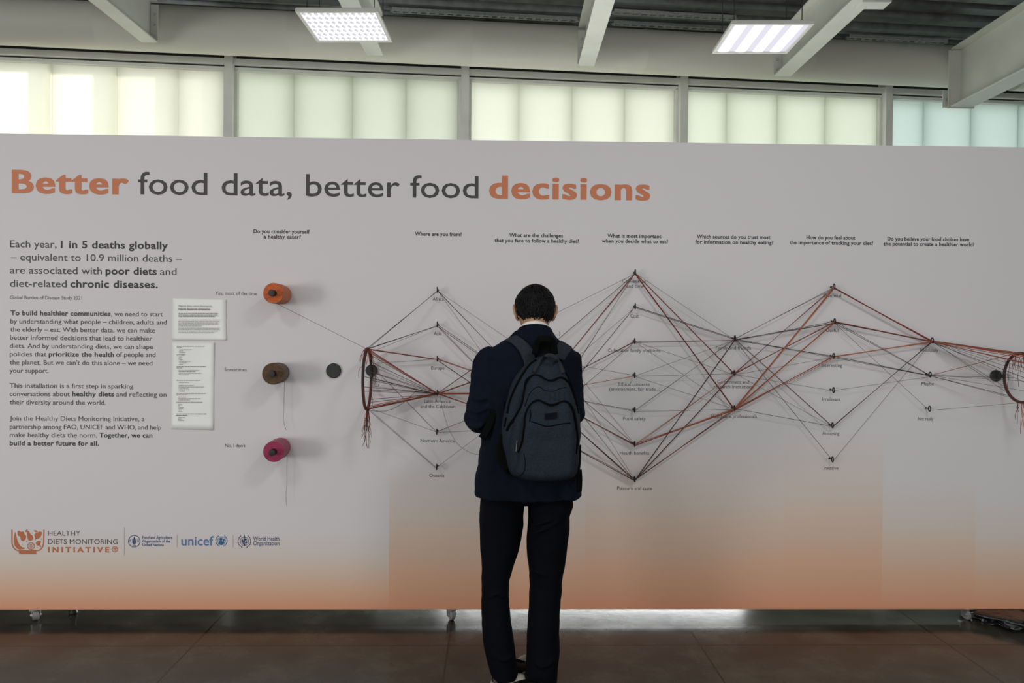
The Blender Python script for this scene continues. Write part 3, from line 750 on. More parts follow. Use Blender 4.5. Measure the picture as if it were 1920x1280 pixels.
rows = [(tx(a), tx(c), ty(y_), h) for a, c, y_, h in (
    (155, 495, 126, 1.0), (152, 218, 141, 1.0), (182, 335, 170, .8), (182, 228, 187, .8), (182, 256, 206, .8), (150, 256, 234, 1.0), (180, 214, 262, .8), (180, 206, 280, .8), (178, 222, 298, .8),
    (180, 330, 317, .8), (180, 282, 335, .8), (180, 228, 354, .8), (150, 520, 382, 1.0), (148, 214, 400, 1.0), (176, 438, 430, .8), (176, 390, 447, .8), (176, 462, 466, .8), (176, 302, 484, .8),
    (150, 442, 556, 1.0), (176, 306, 583, .8), (176, 208, 602, .8), (176, 366, 621, .8), (176, 494, 640, .8), (176, 300, 657, .8), (176, 308, 675, .8), (176, 256, 694, .8), (146, 516, 721, 1.0), (146, 290, 740, 1.0),
    (174, 270, 768, .8), (174, 455, 787, .8), (174, 316, 805, .8), (144, 470, 832, 1.0), (172, 222, 860, .8), (172, 190, 878, .8), (172, 236, 897, .8), (172, 230, 915, .8), (172, 214, 933, .8), (172, 218, 951, .8),
    (144, 522, 980, 1.0), (142, 282, 998, 1.0), (170, 256, 1025, .8), (170, 208, 1044, .8), (170, 248, 1062, .8))]
paper('paper_sheet', ((323.5, 641), (402.6, 642), (400.6, 806), (321.3, 805)), 'long narrow white questionnaire sheet taped left of the brown spool', rows, crease=.39)

# ------------------------------------------------------------------ spools on pegs
def spool(front, back, rf, rb, ym, label, tail=None, tilt=0):
    L = .155
    pf, pb = P(*front, -L-.012), P(*back, -.012)
    c = V(((pf.x+pb.x)/2, -.012, (pf.z+pb.z)/2))
    ax = (pf-pb).normalized()
    q = V((0, 0, 1)).rotation_difference(ax).to_matrix().to_4x4(); q.translation = pb
    e = empty('thread_spool', V((pb.x, 0, pb.z)), label, 'thread spool', 'spools of thread on the board')
    LL = (pf-pb).length
    prof = [(.012, 0), (rb*.93, 0), (rb, .006)]
    for k in range(1, 40):
        t = k/40; r = rb+(rf-rb)*t
        prof.append((r+.0008*math.sin(k*2.4)+(.0014 if 10 < k < 13 or 24 < k < 27 else 0), .006+(LL-.012)*t))
    prof += [(rf, LL-.004), (rf*.96, LL), (.016, LL-.001), (.012, LL-.03)]
    b = MB(); b.lathe(prof, 48, q); o = b.build('wound_thread', ym, e, smooth=True)
    b = MB(); b.lathe([(.0, -.012), (.009, -.012), (.009, LL), (.0150, LL+.002), (.0160, LL+.034), (.0145, LL+.039), (0, LL+.040)], 24, q)
    b.build('peg', M['black'], e, smooth=True)
    if tail:
        pts, m_ = tail
        b = MB(); b.tube(spline([P(x, y_, yy) for x, y_, yy in pts], 6), .0010, 6); b.build('loose_thread', m_, e)
spool((512.5, 549.5), (529.5, 552.5), .0505, .0475, M['yarn_orange'], 'orange spool of thread, top one of three on the board')
spool((512, 700.5), (525, 698), .0530, .0485, M['yarn_brown'], 'brown spool of thread, middle one of three, beside the word Sometimes',
      ([(533.5, 715, -.03), (533, 735, -.03), (532, 770, -.032), (531.5, 788, -.034), (535, 801, -.035), (537, 806, -.035)], M['th_grey']))
spool((513, 846.5), (527, 838), .0510, .0490, M['yarn_pink'], 'magenta spool of thread, bottom one of three on the board',
      ([(538.5, 855, -.03), (538, 880, -.03), (538, 910, -.03), (536, 928, -.032), (537.5, 947, -.033)], M['th_grey']))

# ------------------------------------------------------------------ hoops with base discs
def disc(px, py, r, name, label, parent=None, h=.012):
    p = P(px, py); mx = Matrix.Translation(p) @ Matrix.Rotation(math.radians(90), 4, 'X')
    b = MB(); b.lathe([(0, 0), (r*.96, 0), (r, h*.3), (r, h*.8), (r*.93, h), (0, h)], 36, mx)
    o = b.build(name, M['blackdisc'], parent, smooth=True)
    return tag(o, label, 'wall disc') if parent is None else o
disc(626, 694.5, .0375, 'mounting_disc', 'plain black round disc between brown spool and left hoop')
def ring_pt(X, yc, zc, R, a, tz=0, rr=0):
    a = math.radians(a); d = (R+rr)*math.cos(a)
    return V((X-math.sin(tz)*d, yc+math.cos(tz)*d, zc+(R+rr)*math.sin(a)))
HO = {}
def hoop(key, X, yc, zc, R, tz, dpx, dr, label, ntails, tail_len, tail_spread):
    e = empty('thread_hoop', V((X, 0, zc)), label, 'hoop', 'hoops that gather the threads')
    HO[key] = (X, yc, zc, R, tz)
    b = MB(); b.tube([ring_pt(X, yc, zc, R, a, tz) for a in range(0, 360, 6)], .0065, 10, closed=True); b.build('hoop_ring', M['th_black'], e, smooth='all')
    rnd = random.Random(ntails)
    for kk, mn in enumerate(('th_dark brown', 'th_rust red')):       # thread wound round the hoop
        b = MB(); pts = []
        for k in range(1700):
            a = k*.4+kk*30; ph = k*1.9
            if kk and (a % 360 < 40 or 140 < a % 360 < 190): rr = .0045
            else: rr = .0072
            pts.append(ring_pt(X, yc, zc, R, a, tz, rr*math.cos(ph)) + V((rr*math.sin(ph), 0, 0)))
        b.tube(pts, .0010, 4); b.build('wound_thread', M[mn], e)
    d = disc(*dpx, dr, 'base_disc', None, e)
    p = P(*dpx); b = MB(); b.tube([p+V((0, -.008, 0)), ring_pt(X, yc, zc, R, 0, tz)], .009, 12); b.build('rod', M['blackdisc'], e)
    for k in range(ntails):
        a = -90+rnd.uniform(-10, 10); p = ring_pt(X, yc, zc, R, a, tz)
        L = tail_len*(rnd.random()**1.6*.8+.2); pts = [p+V((rnd.uniform(-.006, .006), 0, .004))]
        ox, oy = rnd.uniform(-tail_spread, tail_spread), rnd.uniform(-tail_spread, tail_spread)
        for q in range(1, 6):
            t = q/5; pts.append(p+V((ox*t+rnd.uniform(-.005, .005), oy*t+rnd.uniform(-.004, .004), -L*t)))
        b = MB(); b.tube(spline(pts, 4), .0011, 5); b.build('loose_thread', M['th_'+rnd.choice(['rust red', 'rust red', 'orange brown', 'dark brown', 'black'])], e)
    for k in range(14):                     # short ends and little loops round the top knot
        a = 90+rnd.uniform(-22, 22); p = ring_pt(X, yc, zc, R, a, tz)
        pts = [p]; d = V((rnd.uniform(-1, 1), rnd.uniform(-.6, .6), rnd.uniform(-.6, .5)))*.016
        for q in range(1, 5): pts.append(p+d*q*.6+V((0, 0, -.010*q*q*.35))+V((rnd.uniform(-.004, .004),)*3))
        b = MB(); b.tube(spline(pts, 4), .0011, 5); b.build('loose_thread', M['th_'+rnd.choice(['rust red', 'orange brown', 'rust red', 'dark brown'])], e)
    return e, rnd
xl = P(697, 694).x
e, rnd = hoop('L', xl+.005, -.160, 1.253, .147, math.radians(2), (697, 694), .030, 'left hoop wound with dark thread, beside the orange spool line, trailing thread ends', 26, .20, .022)
# dangling bits at the left side and inside of the left hoop
for pts in ([(679, 686, -.29), (674, 692, -.29), (672, 702, -.29), (673, 709, -.29)], [(697, 668, -.05), (703, 700, -.06), (711, 712, -.06), (709, 724, -.06)], [(700, 690, -.05), (704, 712, -.05), (701, 722, -.05)], [(696, 740, -.1), (699, 752, -.1), (696, 765, -.1)]):
    b = MB(); b.tube(spline([P(*q) for q in pts], 6), .0011, 5); b.build('loose_thread', M['th_dark brown'], e)
pr_ = P(1866, 704)
er, rnd = hoop('R', P(1876, 708, -.02).x+.003, -.165, 1.48-(709.5-633)/383, .122, 0, (1866, 704), .030, 'right hoop wound with dark thread, at the right edge of the board', 8, .17, .012)
for x, y0, y1 in ((1884, 672, 700), (1891, 674, 712), (1898, 672, 702), (1903, 670, 690), (1909, 674, 725), (1914, 676, 705), (1889, 700, 735)):
    b = MB(); b.tube(spline([P(x, y0, -.17), P(x+1.5, (y0+y1)/2-4, -.17), P(x-.5, (y0+y1)/2+3, -.17), P(x+1, y1, -.17)], 5), .0010, 5)
    b.build('loose_thread', M['th_dark brown'], er)

# ------------------------------------------------------------------ screw eyes
HK = {}
HOOKS = {'Africa': (820, 543), 'Asia': (820, 608), 'Europe': (820, 672), 'Latin America': (820, 736), 'Northern America': (819, 809), 'Oceania': (819, 875),
         'B1': (1006, 604), 'B2': (1006, 669), 'B3': (1006, 734), 'B4': (1006, 798),
         'Convenience': (1191, 510), 'Cost': (1191, 574), 'Cultural': (1190, 639), 'Ethical': (1190, 703), 'Food safety': (1190, 768), 'Health benefits': (1190, 832), 'Pleasure': (1190, 898),
         'Family': (1378, 634), 'Government': (1377, 699), 'Healthcare': (1377, 765),
         'Essential': (1564, 537), 'Useful': (1565, 602), 'Interesting': (1563, 667), 'Irrelevant': (1563, 731), 'Annoying': (1561, 797), 'Invasive': (1561, 861),
         'Absolutely': (1748, 638), 'Maybe': (1744, 702), 'Not really': (1743, 766)}
BN = {'B1': 'top hook behind the man', 'B2': 'second hook behind the man', 'B3': 'third hook behind the man', 'B4': 'lowest hook behind the man'}
def hname(k): return BN.get(k) or ('the ' + k + ' hook')
for k, (px, py) in HOOKS.items():
    p = P(px, py, -.036); HK[k] = p
    ax = V((0, 0, 0))
    b = MB(); R = .0118
    b.tube([p+V((0, R*math.cos(a)*.8, R*math.sin(a)*1.12)) for a in [2*math.pi*i/18 for i in range(18)]], .0030, 7, closed=True)
    b.tube([V((p.x, p.y+R*.8, p.z)), V((p.x, .004, p.z))], .0028, 7)
    b.lathe([(.0055, 0), (.0055, .002), (.003, .003)], 10, Matrix.Translation((p.x, 0, p.z)) @ Matrix.Rotation(math.radians(90), 4, 'X'))
    lab = 'small black screw eye above the printed word ' + k if k not in BN else 'small black screw eye, ' + BN[k].replace(' hook', ' one')
    tag(b.build('screw_eye', M['black'], smooth=True, loc=(p.x, 0, p.z)), lab, 'hook', 'screw eyes on the board')

# ------------------------------------------------------------------ threads
trn = random.Random(11)
def thread(a, c, colr, label, group, sag=0, r=.00135, jit=.005):
    j = lambda: V((0, trn.uniform(-jit, jit), trn.uniform(-jit, jit)))
    a = a+j(); c = c+j()
    if colr == 'grey': r = .00092
    if colr in ('orange brown', 'rust red'): r = .0016
    if colr == 'black': r = .00118
    n = 1 if not sag else 14
    pts = [a.lerp(c, i/n)+V((0, 0, -4*sag*(i/n)*(1-i/n))) for i in range(n+1)]
    b = MB(); b.tube(pts, r, 6)
    return tag(b.build('thread', M['th_'+colr], loc=(a+c)/2), label, 'thread', group)
def span(k1, k2, lots, verb='stretched'):
    low = V((0, 0, -.006))
    for colr, n in lots:
        lab = '%s thread%s from %s to %s' % (colr, ' stretched', hname(k1), hname(k2))
        g = '%s threads from %s to %s' % (colr, k1, k2) if n > 1 else 'threads between the hooks'
        g = g.replace('B1', 'top middle hook').replace('B2', 'second middle hook').replace('B3', 'third middle hook').replace('B4', 'lowest middle hook')
        for i in range(n): thread(HK[k1]+low, HK[k2]+low, colr, lab, g)
G, K, RU, OB, DB, BU = 'grey', 'black', 'rust red', 'orange brown', 'dark brown', 'burgundy'
SP = [('Africa', 'B2', [(G, 1)]), ('Africa', 'B3', [(DB, 2)]), ('Africa', 'B4', [(G, 1)]), ('Asia', 'B3', [(DB, 2)]), ('Asia', 'B4', [(BU, 1), (G, 1)]),
      ('Europe', 'B3', [(RU, 2)]), ('Europe', 'B4', [(DB, 1), (G, 1)]),
      ('Latin America', 'B1', [(G, 1), (BU, 1)]), ('Latin America', 'B2', [(DB, 2), (RU, 2)]), ('Latin America', 'B3', [(RU, 3), (OB, 3)]), ('Latin America', 'B4', [(RU, 3), (DB, 1)]),
      ('Northern America', 'B3', [(BU, 1)]), ('Northern America', 'B4', [(G, 1)]), ('Oceania', 'B3', [(G, 1)]),
      ('B1', 'Convenience', [(G, 1)]), ('B2', 'Convenience', [(DB, 1), (G, 1)]), ('B3', 'Convenience', [(RU, 2), (DB, 1)]), ('B4', 'Convenience', [(G, 2)]),
      ('B3', 'Cost', [(G, 1)]), ('B4', 'Cost', [(K, 1), (DB, 1)]), ('B3', 'Cultural', [(DB, 2), (BU, 1)]), ('B4', 'Cultural', [(DB, 1)]),
      ('B2', 'Ethical', [(G, 1)]), ('B3', 'Ethical', [(OB, 1)]), ('B3', 'Food safety', [(K, 1), (G, 1)]),
      ('B1', 'Health benefits', [(G, 1)]), ('B2', 'Health benefits', [(DB, 2)]), ('B3', 'Health benefits', [(DB, 2), (RU, 1)]),
      ('B1', 'Pleasure', [(G, 1)]), ('B2', 'Pleasure', [(K, 1), (G, 1)]), ('B3', 'Pleasure', [(DB, 3)]), ('B4', 'Pleasure', [(DB, 3), (BU, 2)]),
      ('Convenience', 'Family', [(G, 1)]), ('Convenience', 'Government', [(RU, 1), (BU, 1)]), ('Convenience', 'Healthcare', [(RU, 2), (DB, 2), (G, 1)]),
      ('Cost', 'Family', [(K, 2), (DB, 1)]), ('Cultural', 'Family', [(BU, 1), (G, 1)]), ('Cultural', 'Government', [(G, 1)]), ('Cultural', 'Healthcare', [(G, 1)]),
      ('Ethical', 'Family', [(G, 1)]), ('Ethical', 'Government', [(G, 1)]), ('Ethical', 'Healthcare', [(G, 1)]), ('Food safety', 'Family', [(G, 2)]), ('Food safety', 'Healthcare', [(G, 1)]),
      ('Health benefits', 'Government', [(BU, 1), (OB, 1)]), ('Health benefits', 'Healthcare', [(RU, 3), (OB, 2)]),
      ('Pleasure', 'Family', [(DB, 4)]), ('Pleasure', 'Government', [(DB, 2), (BU, 1)]), ('Pleasure', 'Healthcare', [(DB, 3), (RU, 2)]),
      ('Family', 'Essential', [(G, 1), (K, 1)]), ('Family', 'Useful', [(K, 2), (DB, 1)]), ('Family', 'Interesting', [(K, 2), (G, 1)]), ('Family', 'Annoying', [(DB, 1), (G, 1)]), ('Family', 'Invasive', [(K, 1)]),
      ('Government', 'Essential', [(BU, 2)]), ('Government', 'Useful', [(RU, 2), (BU, 1)]), ('Government', 'Interesting', [(G, 1)]), ('Government', 'Irrelevant', [(G, 1)]), ('Government', 'Annoying', [(G, 1)]),
      ('Healthcare', 'Essential', [(RU, 3), (OB, 3)]), ('Healthcare', 'Useful', [(RU, 2), (OB, 3)]), ('Healthcare', 'Interesting', [(RU, 3), (OB, 1)]), ('Healthcare', 'Annoying', [(K, 1)]),
      ('Essential', 'Absolutely', [(RU, 4), (BU, 1)]), ('Useful', 'Absolutely', [(RU, 3), (DB, 2)]), ('Useful', 'Maybe', [(K, 2)]), ('Useful', 'Not really', [(G, 1)]),
      ('Interesting', 'Absolutely', [(OB, 2), (RU, 2)]), ('Interesting', 'Maybe', [(K, 2), (G, 1)]), ('Irrelevant', 'Maybe', [(G, 1)]), ('Annoying', 'Absolutely', [(K, 2), (DB, 1)]), ('Invasive', 'Absolutely', [(G, 1)])]
for a, c, lots in SP: span(a, c, lots)
def from_hoop(key, hook, items, side):
    cnt = {}
    for colr, a, *sg in items: cnt[colr] = cnt.get(colr, 0)+1
    for colr, a, *sg in items:
        X, yc, zc, R, tz = HO[key]
        lab = '%s thread fanning between %s and the %s hoop' % (colr, hname(hook), side)
        g = '%s threads between %s and the %s hoop' % (colr, hook, side) if cnt[colr] > 1 else 'threads between the %s hoop and the hooks' % side
        thread(ring_pt(X, yc, zc, R, a, tz), HK[hook]+V((0, 0, -.006)), colr, lab, g, sag=sg[0] if sg else 0)
from_hoop('L', 'Africa', [(K, 92), (DB, 86)], 'left')
from_hoop('L', 'Asia', [(DB, 88), (K, 80), (G, 60)], 'left')
from_hoop('L', 'Europe', [(G, 84), (RU, 92), (BU, 80), (BU, 75), (G, 30)], 'left')
from_hoop('L', 'Latin America', [(RU, 96), (RU, 88), (RU, 82), (OB, 90), (RU, 110), (OB, 76), (DB, 50), (DB, 30), (G, 22), (DB, 12), (G, 0), (DB, -8), (G, -18), (DB, -26), (DB, 170), (G, 160), (DB, 190), (G, 200),
                                 (DB, -50), (RU, -60), (RU, -85), (RU, -92), (RU, -88), (BU, -80), (DB, -95), (RU, -70)], 'left')
from_hoop('L', 'Northern America', [(DB, 25), (G, -80)], 'left')
from_hoop('L', 'Oceania', [(K, -84), (G, -80)], 'left')
X, yc, zc, R, tz = HO['L']
thread(ring_pt(X, yc, zc, R, -88, tz), HK['Latin America']+V((-.1, .0, .02)), DB, 'slack dark brown thread drooping from left hoop towards the Latin America hook', 'slack threads', sag=.05)
b = MB(); b.tube(spline([HK['Latin America']+V((.012, 0, -.01))]+[P(x, y, -.03) for x, y in ((831, 770), (840, 800), (855, 828), (872, 843), (890, 851), (910, 852))], 6), .0009, 6)
tag(b.build('thread', M['th_grey'], loc=P(860, 800, -.03)), 'slack grey thread looping down from the Latin America hook towards the man', 'thread', 'slack threads')
a = P(516, 567.5, -.145)
b = MB(); b.tube([a, ring_pt(X, yc, zc, R, 96, tz)], .0010, 6)
tag(b.build('thread', M['th_grey'], loc=a), 'single taut thread running from the orange spool to the left hoop', 'thread', 'threads between the hooks')
from_hoop('R', 'Absolutely', [(RU, 92), (RU, 88), (OB, 95), (RU, 84), (DB, 90), (BU, 97), (DB, 112), (RU, 116), (RU, 120), (OB, 124), (RU, 146), (RU, 150), (BU, 128), (G, 164), (G, 176), (DB, 188), (G, 200), (G, -30), (G, -42)], 'right')
from_hoop('R', 'Maybe', [(RU, 84), (K, 178), (G, 186), (G, 214), (K, -54), (G, -64), (K, 2)], 'right')
from_hoop('R', 'Not really', [(G, -90)], 'right')

# ================================================================== the man
PYT = -.70                                   # plane of his torso
def remesh(o, vox, it=6, fac=.5):
    md = o.modifiers.new('r', 'REMESH'); md.mode = 'VOXEL'; md.voxel_size = vox; md.use_smooth_shade = True
    if it:
        ms = o.modifiers.new('s', 'SMOOTH'); ms.iterations = it; ms.factor = fac
    return o
def sring(c, rx, ry, n=28, e=2.4, tilt=None):
    out = []
    for j in range(n):
        t = 2*math.pi*j/n; cx, sy_ = math.cos(t), math.sin(t)
        p = V((rx*abs(cx)**(2/e)*(1 if cx > 0 else -1), ry*abs(sy_)**(2/e)*(1 if sy_ > 0 else -1), 0))
        if tilt: p.z += p.x*tilt[0]+p.y*tilt[1]
        out.append(V(c)+p)
    return out
def limb(mb, pts, rad, n=16, sub=5):
    sp_ = spline(pts, sub); k = len(pts); rs = []
    for i in range(len(sp_)):
        t = i/sub; a = min(int(t), k-2); f_ = t-a
        rs.append(rad[a]*(1-f_)+rad[a+1]*f_)
    mb.tube(sp_, rs, n)
    mb.ellipsoid(sp_[0], (rs[0],)*3, 14, 8); mb.ellipsoid(sp_[-1], (rs[-1],)*3, 14, 8)

man = empty('person', (P(1000, 640, PYT).x, PYT, 0), 'person seen from behind in a dark navy suit, head bowed, wearing a slate backpack', 'person')
# ---- where things are
HC = V((P(1003, 600, -.635).x, -.635, 1.577))             # centre of the head
HR = Matrix.Translation(HC) @ Matrix.Rotation(math.radians(-30), 4, 'X')
NB = V((P(1003, 640, -.72).x, -.715, 1.455))              # base of the neck
LS, LE = P(917, 676, -.70), P(893, 785, -.73)
RS, RE = P(1070, 680, -.70), P(1071, 775, -.74)
LW, RW = V((P(955, 760, -.5).x+.02, -.45, 1.20)), V((P(1045, 760, -.5).x, -.46, 1.22))
LH, RHP = P(943, 946, PYT), P(1030, 946, PYT)
# ---- body: one surface with head, face, ears, neck, trunk, arms, hands and legs
mb = MB()
def headfn(p, d):
    x, y, z = p
    if z < -.02:                             # taper to jaw and chin
        t = min(1, (-.02-z)/.095); x *= 1-.36*t*t-.08*t
        y = y*(1+.52*t) if y > 0 else y*(1-.22*t)
        if y < 0: y *= 1-.25*t
    if z > 0:
        z *= .90; k_ = 1+.10*math.sin(min(1, z/.10)*math.pi)*min(1, z/.03); x *= k_; y *= 1+(k_-1)*.6
    if y > 0 and z > -.03: y *= .96
    if y < -.02 and z > 0: y *= 1.03
    return V((x, y, z))
mb.ellipsoid((0, 0, 0), (.0735, .096, .113), 40, 28, HR, headfn)
H = lambda x, y, z: HR @ V((x, y, z))
mb.tube([H(0, .088, .014), H(0, .102, -.010), H(0, .113, -.030), H(0, .100, -.040)], [.008, .010, .0125, .007], 10)      # nose
mb.ellipsoid(H(0, .094, -.060), (.021, .010, .006), 14, 8); mb.ellipsoid(H(0, .091, -.069), (.018, .010, .007), 14, 8)    # lips
mb.ellipsoid(H(0, .070, -.094), (.023, .018, .016), 16, 10)                                                                # chin
for s_ in (-1, 1):
    mb.ellipsoid(H(s_*.030, .083, .022), (.022, .011, .006), 14, 8)                                                       # brow
    mb.ellipsoid(H(s_*.031, .078, .004), (.013, .011, .009), 14, 8)                                                       # eye
    mb.ellipsoid(H(s_*.040, .060, -.024), (.022, .020, .020), 14, 8)                                                      # cheek
    mb.ellipsoid(H(s_*.008, .103, -.036), (.007, .007, .006), 10, 8)                                                      # nostril wing
    # ear: rim, lobe and bowl
    E_ = lambda a, b_, c: HR @ V((s_*(.072+a), -.006+b_, -.020+c))
    mb.tube(spline([E_(0, .010, .012), E_(.006, .006, .032), E_(.013, -.010, .038), E_(.019, -.022, .026), E_(.018, -.022, .004), E_(.011, -.012, -.016), E_(.004, .002, -.026), E_(-.002, .008, -.022)], 5), .0058, 9)
    mb.tube(spline([E_(.004, 0, .024), E_(.010, -.010, .020), E_(.011, -.011, .004), E_(.006, -.004, -.012)], 4), [.007]*13, 9)
mb.loft([sring(NB+V((0, .0, -.03)), .066, .060, 24), sring(NB+V((0, .006, .01)), .056, .055, 24), sring(NB+V((0, .022, .05)), .052, .054, 24), sring(NB+V((0, .05, .10)), .050, .055, 24), sring(NB+V((0, .07, .14)), .045, .05, 24)])
cx = NB.x
mb.loft([sring((cx, -.70, .82), .150, .105), sring((cx, -.70, .95), .155, .105), sring((cx, -.695, 1.06), .140, .098), sring((cx, -.69, 1.20), .155, .105),
         sring((cx, -.69, 1.32), .165, .105), sring((cx, -.70, 1.40), .140, .085), sring((cx, -.71, 1.45), .075, .06)])
for S, E1, W, s_ in ((LS, LE, LW, -1), (RS, RE, RW, 1)):
    S2 = S+V((-s_*.02, 0, -.01))
    limb(mb, [S2, S2.lerp(E1, .5), E1], [.052, .046, .040]); limb(mb, [E1, E1.lerp(W, .35), W], [.040, .040, .026])
    # hand: palm, four fingers of different length and a thumb, loosely curled
    d = V((-s_*.35, .85, .28)).normalized(); sd = V((0, -.2, 1)).normalized(); sd = (sd-d*sd.dot(d)).normalized(); nr = d.cross(sd)*s_     # sd: thumb side, nr: out of the palm
    if nr.x*-s_ < 0: nr = -nr
    Q = lambda a, b_, c: W + d*a + sd*b_ + nr*c
    mb.loft([[Q(a, hb*math.cos(t), hc*math.sin(t)) for t in [2*math.pi*j/16 for j in range(16)]] for a, hb, hc in ((-.03, .026, .022), (.01, .027, .017), (.045, .039, .014), (.085, .041, .012), (.094, .036, .009))])
    for b_, L in ((.031, .072), (.0105, .080), (-.0105, .074), (-.030, .058)):
        mb.tube(spline([Q(.075, b_*.92, 0), Q(.092, b_, .002), Q(.092+L*.42, b_*1.04, .010), Q(.092+L*.70, b_*1.02, .026), Q(.092+L*.80, b_, .044)], 4), [.0092]*8+[.0085]*5+[.0078]*4, 10)
    mb.tube(spline([Q(.012, .022, .004), Q(.034, .046, .012), Q(.062, .056, .026), Q(.084, .050, .038)], 4), [.0130]*4+[.0110]*5+[.0090]*4, 10)
KL, KR = P(930, 1095, -.69), P(1024, 1095, -.69)
AL, AR = V((P(944, 1262, -.70).x, -.70, .085)), V((P(1012, 1262, -.72).x, -.73, .085))
for h, k, a in ((LH, KL, AL), (RHP, KR, AR)):
    limb(mb, [V((h.x, -.70, .90)), h.lerp(k, .5), k, k.lerp(a, .4)+V((0, -.012, 0)), a], [.075, .060, .038, .038, .030])
body = mb.build('body', M['skin'], man)
bake(remesh(body, .0035, 6))
# eyes and brows
for s_ in (-1, 1):
    b = MB(); b.ellipsoid(H(s_*.031, .0815, .004), (.0105, .0095, .0062), 14, 10); o = b.build('eye', M['shirt'], body, smooth='all')
    b = MB(); b.ellipsoid(H(s_*.031, .0895, .003), (.0045, .0025, .0045), 12, 8); b.build('iris', M['hair'], o)
    b = MB(); b.tube(spline([H(s_*.014, .094, .022), H(s_*.030, .094, .027), H(s_*.046, .084, .023)], 4), .0032, 6); b.build('eyebrow', M['hair'], body)
# ---- hair: cap following the skull, with short wavy locks
def skull(th, ph, g=1.0):                    # th around (0 = right ear, 90 = face), ph up
    d = V((math.cos(ph)*math.cos(th), math.cos(ph)*math.sin(th), math.sin(ph)))
    return headfn(V((d.x*.0735*g, d.y*.096*g, d.z*.113*g)), d)
def hairline(th):                            # lowest hair angle for each direction
    s_ = math.sin(th)
    if s_ > 0: return math.radians(8+40*s_**.8)                  # over the forehead
    c_ = abs(math.cos(th))
    return math.radians(-46*(-s_)**.5 + (10 if c_ < .25 else 0) - 4*(1-c_))
mb = MB(); rings = []
NT = 72
for i in range(19):
    t = i/18; ring = []
    for j in range(NT):
        th = 2*math.pi*j/NT; lo = hairline(th); ph = lo+(math.radians(89.5)-lo)*t
        g = 1.10+.035*noise.noise(V((math.cos(th)*2.2, math.sin(th)*2.2, ph*2.6)))+.02*noise.noise(V((math.cos(th)*6, math.sin(th)*6, ph*7)))
        if t < .12: g = 1.02+(g-1.02)*(t/.12)
        ring.append(HR @ skull(th, ph, g))
    rings.append(ring)
inner = [[HR @ skull(2*math.pi*j/NT, hairline(2*math.pi*j/NT)+(math.radians(89.5)-hairline(2*math.pi*j/NT))*t, .98) for j in range(NT)] for t in (1, .5, 0)]
mb.loft(rings+inner, True, True)
hair = mb.build('hair', M['hair'], man, smooth='all')
mb = MB(); rnd = random.Random(5)
for k in range(1700):
    th = rnd.uniform(0, 2*math.pi); lo = hairline(th); ph = lo+(math.radians(88)-lo)*rnd.random()**.8
    n = 5; pts = []; a, p_ = th, ph; dth = rnd.uniform(-.5, .5); L = rnd.uniform(.16, .34)
    wob = rnd.uniform(0, 6)
    for q in range(n):
        t = q/(n-1)
        g = 1.092+.036*math.sin(math.pi*t)*rnd.uniform(.3, 1.3)
        if ph-lo < .15: g -= .04
        pts.append(HR @ skull(a+dth*t*.5+.05*math.sin(wob+t*5)/max(.25, math.cos(p_)), max(lo-.03, p_-L*t), g))
    mb.tube(spline(pts, 3), [.0021]*4+[.0020]*5+[.0015]*3+[.0006], 5)
mb.build('hair_locks', M['hair'], hair, smooth='all')
# ---- shirt collar
mb = MB(); rings = []
CT = Matrix.Translation(NB+V((0, .018, .0215))) @ Matrix.Rotation(math.radians(-27), 4, 'X')
for r_, z in ((.0605, .005), (.0600, .030), (.0580, .0335), (.0560, .030), (.0560, .005)):
    rings.append([CT @ V((r_*1.0*math.cos(t), r_*1.02*math.sin(t), z)) for t in [2*math.pi*j/40 for j in range(40)]])
mb.loft(rings, False, True); mb.build('shirt_collar', M['shirt'], man, smooth=True)
# ---- jacket
def jr(py, xl, xr, ry, yc=PYT, e=2.5, fl_=0):
    a, c = P(xl, py, yc), P(xr, py, yc)
    r = sring(((a.x+c.x)/2, yc, (a.z+c.z)/2), (c.x-a.x)/2, ry, 36, e)
    if fl_:
        for p in r: p.z -= fl_*max(0, p.y-yc)/ry
    return r
mb = MB()
mb.loft([jr(927, 890, 1091, .150, -.705, 2.6, .03), jr(915, 891, 1090, .150, -.705, 2.6, .02), jr(880, 896, 1088, .148, -.70), jr(830, 902, 1085, .142, -.70), jr(775, 907, 1080, .138, -.695), jr(730, 904, 1082, .138, -.69), jr(695, 902, 1083, .132, -.69),
         jr(668, 906, 1083, .120, -.695), jr(653, 920, 1072, .108, -.70), jr(641, 938, 1055, .094, -.705), jr(630, 955, 1042, .080, -.71), jr(621, 966, 1034, .070, -.71)])
for pts, rad in (([P(916, 674, -.70), P(911, 705, -.705), P(905, 745, -.715), P(898, 782, -.725)], [.058, .064, .060, .062]), ([P(1071, 678, -.70), P(1069, 710, -.71), P(1071, 745, -.72), P(1072, 775, -.735)], [.050, .054, .054, .054])):
    limb(mb, pts, rad, 20)
for E1, W, r1 in ((P(898, 784, -.722), LW, .060), (P(1072, 777, -.735), RW, .053)):
    limb(mb, [E1, E1.lerp(W, .4)+V((0, 0, -.008)), E1.lerp(W, .88)], [r1, .052, .044], 18)
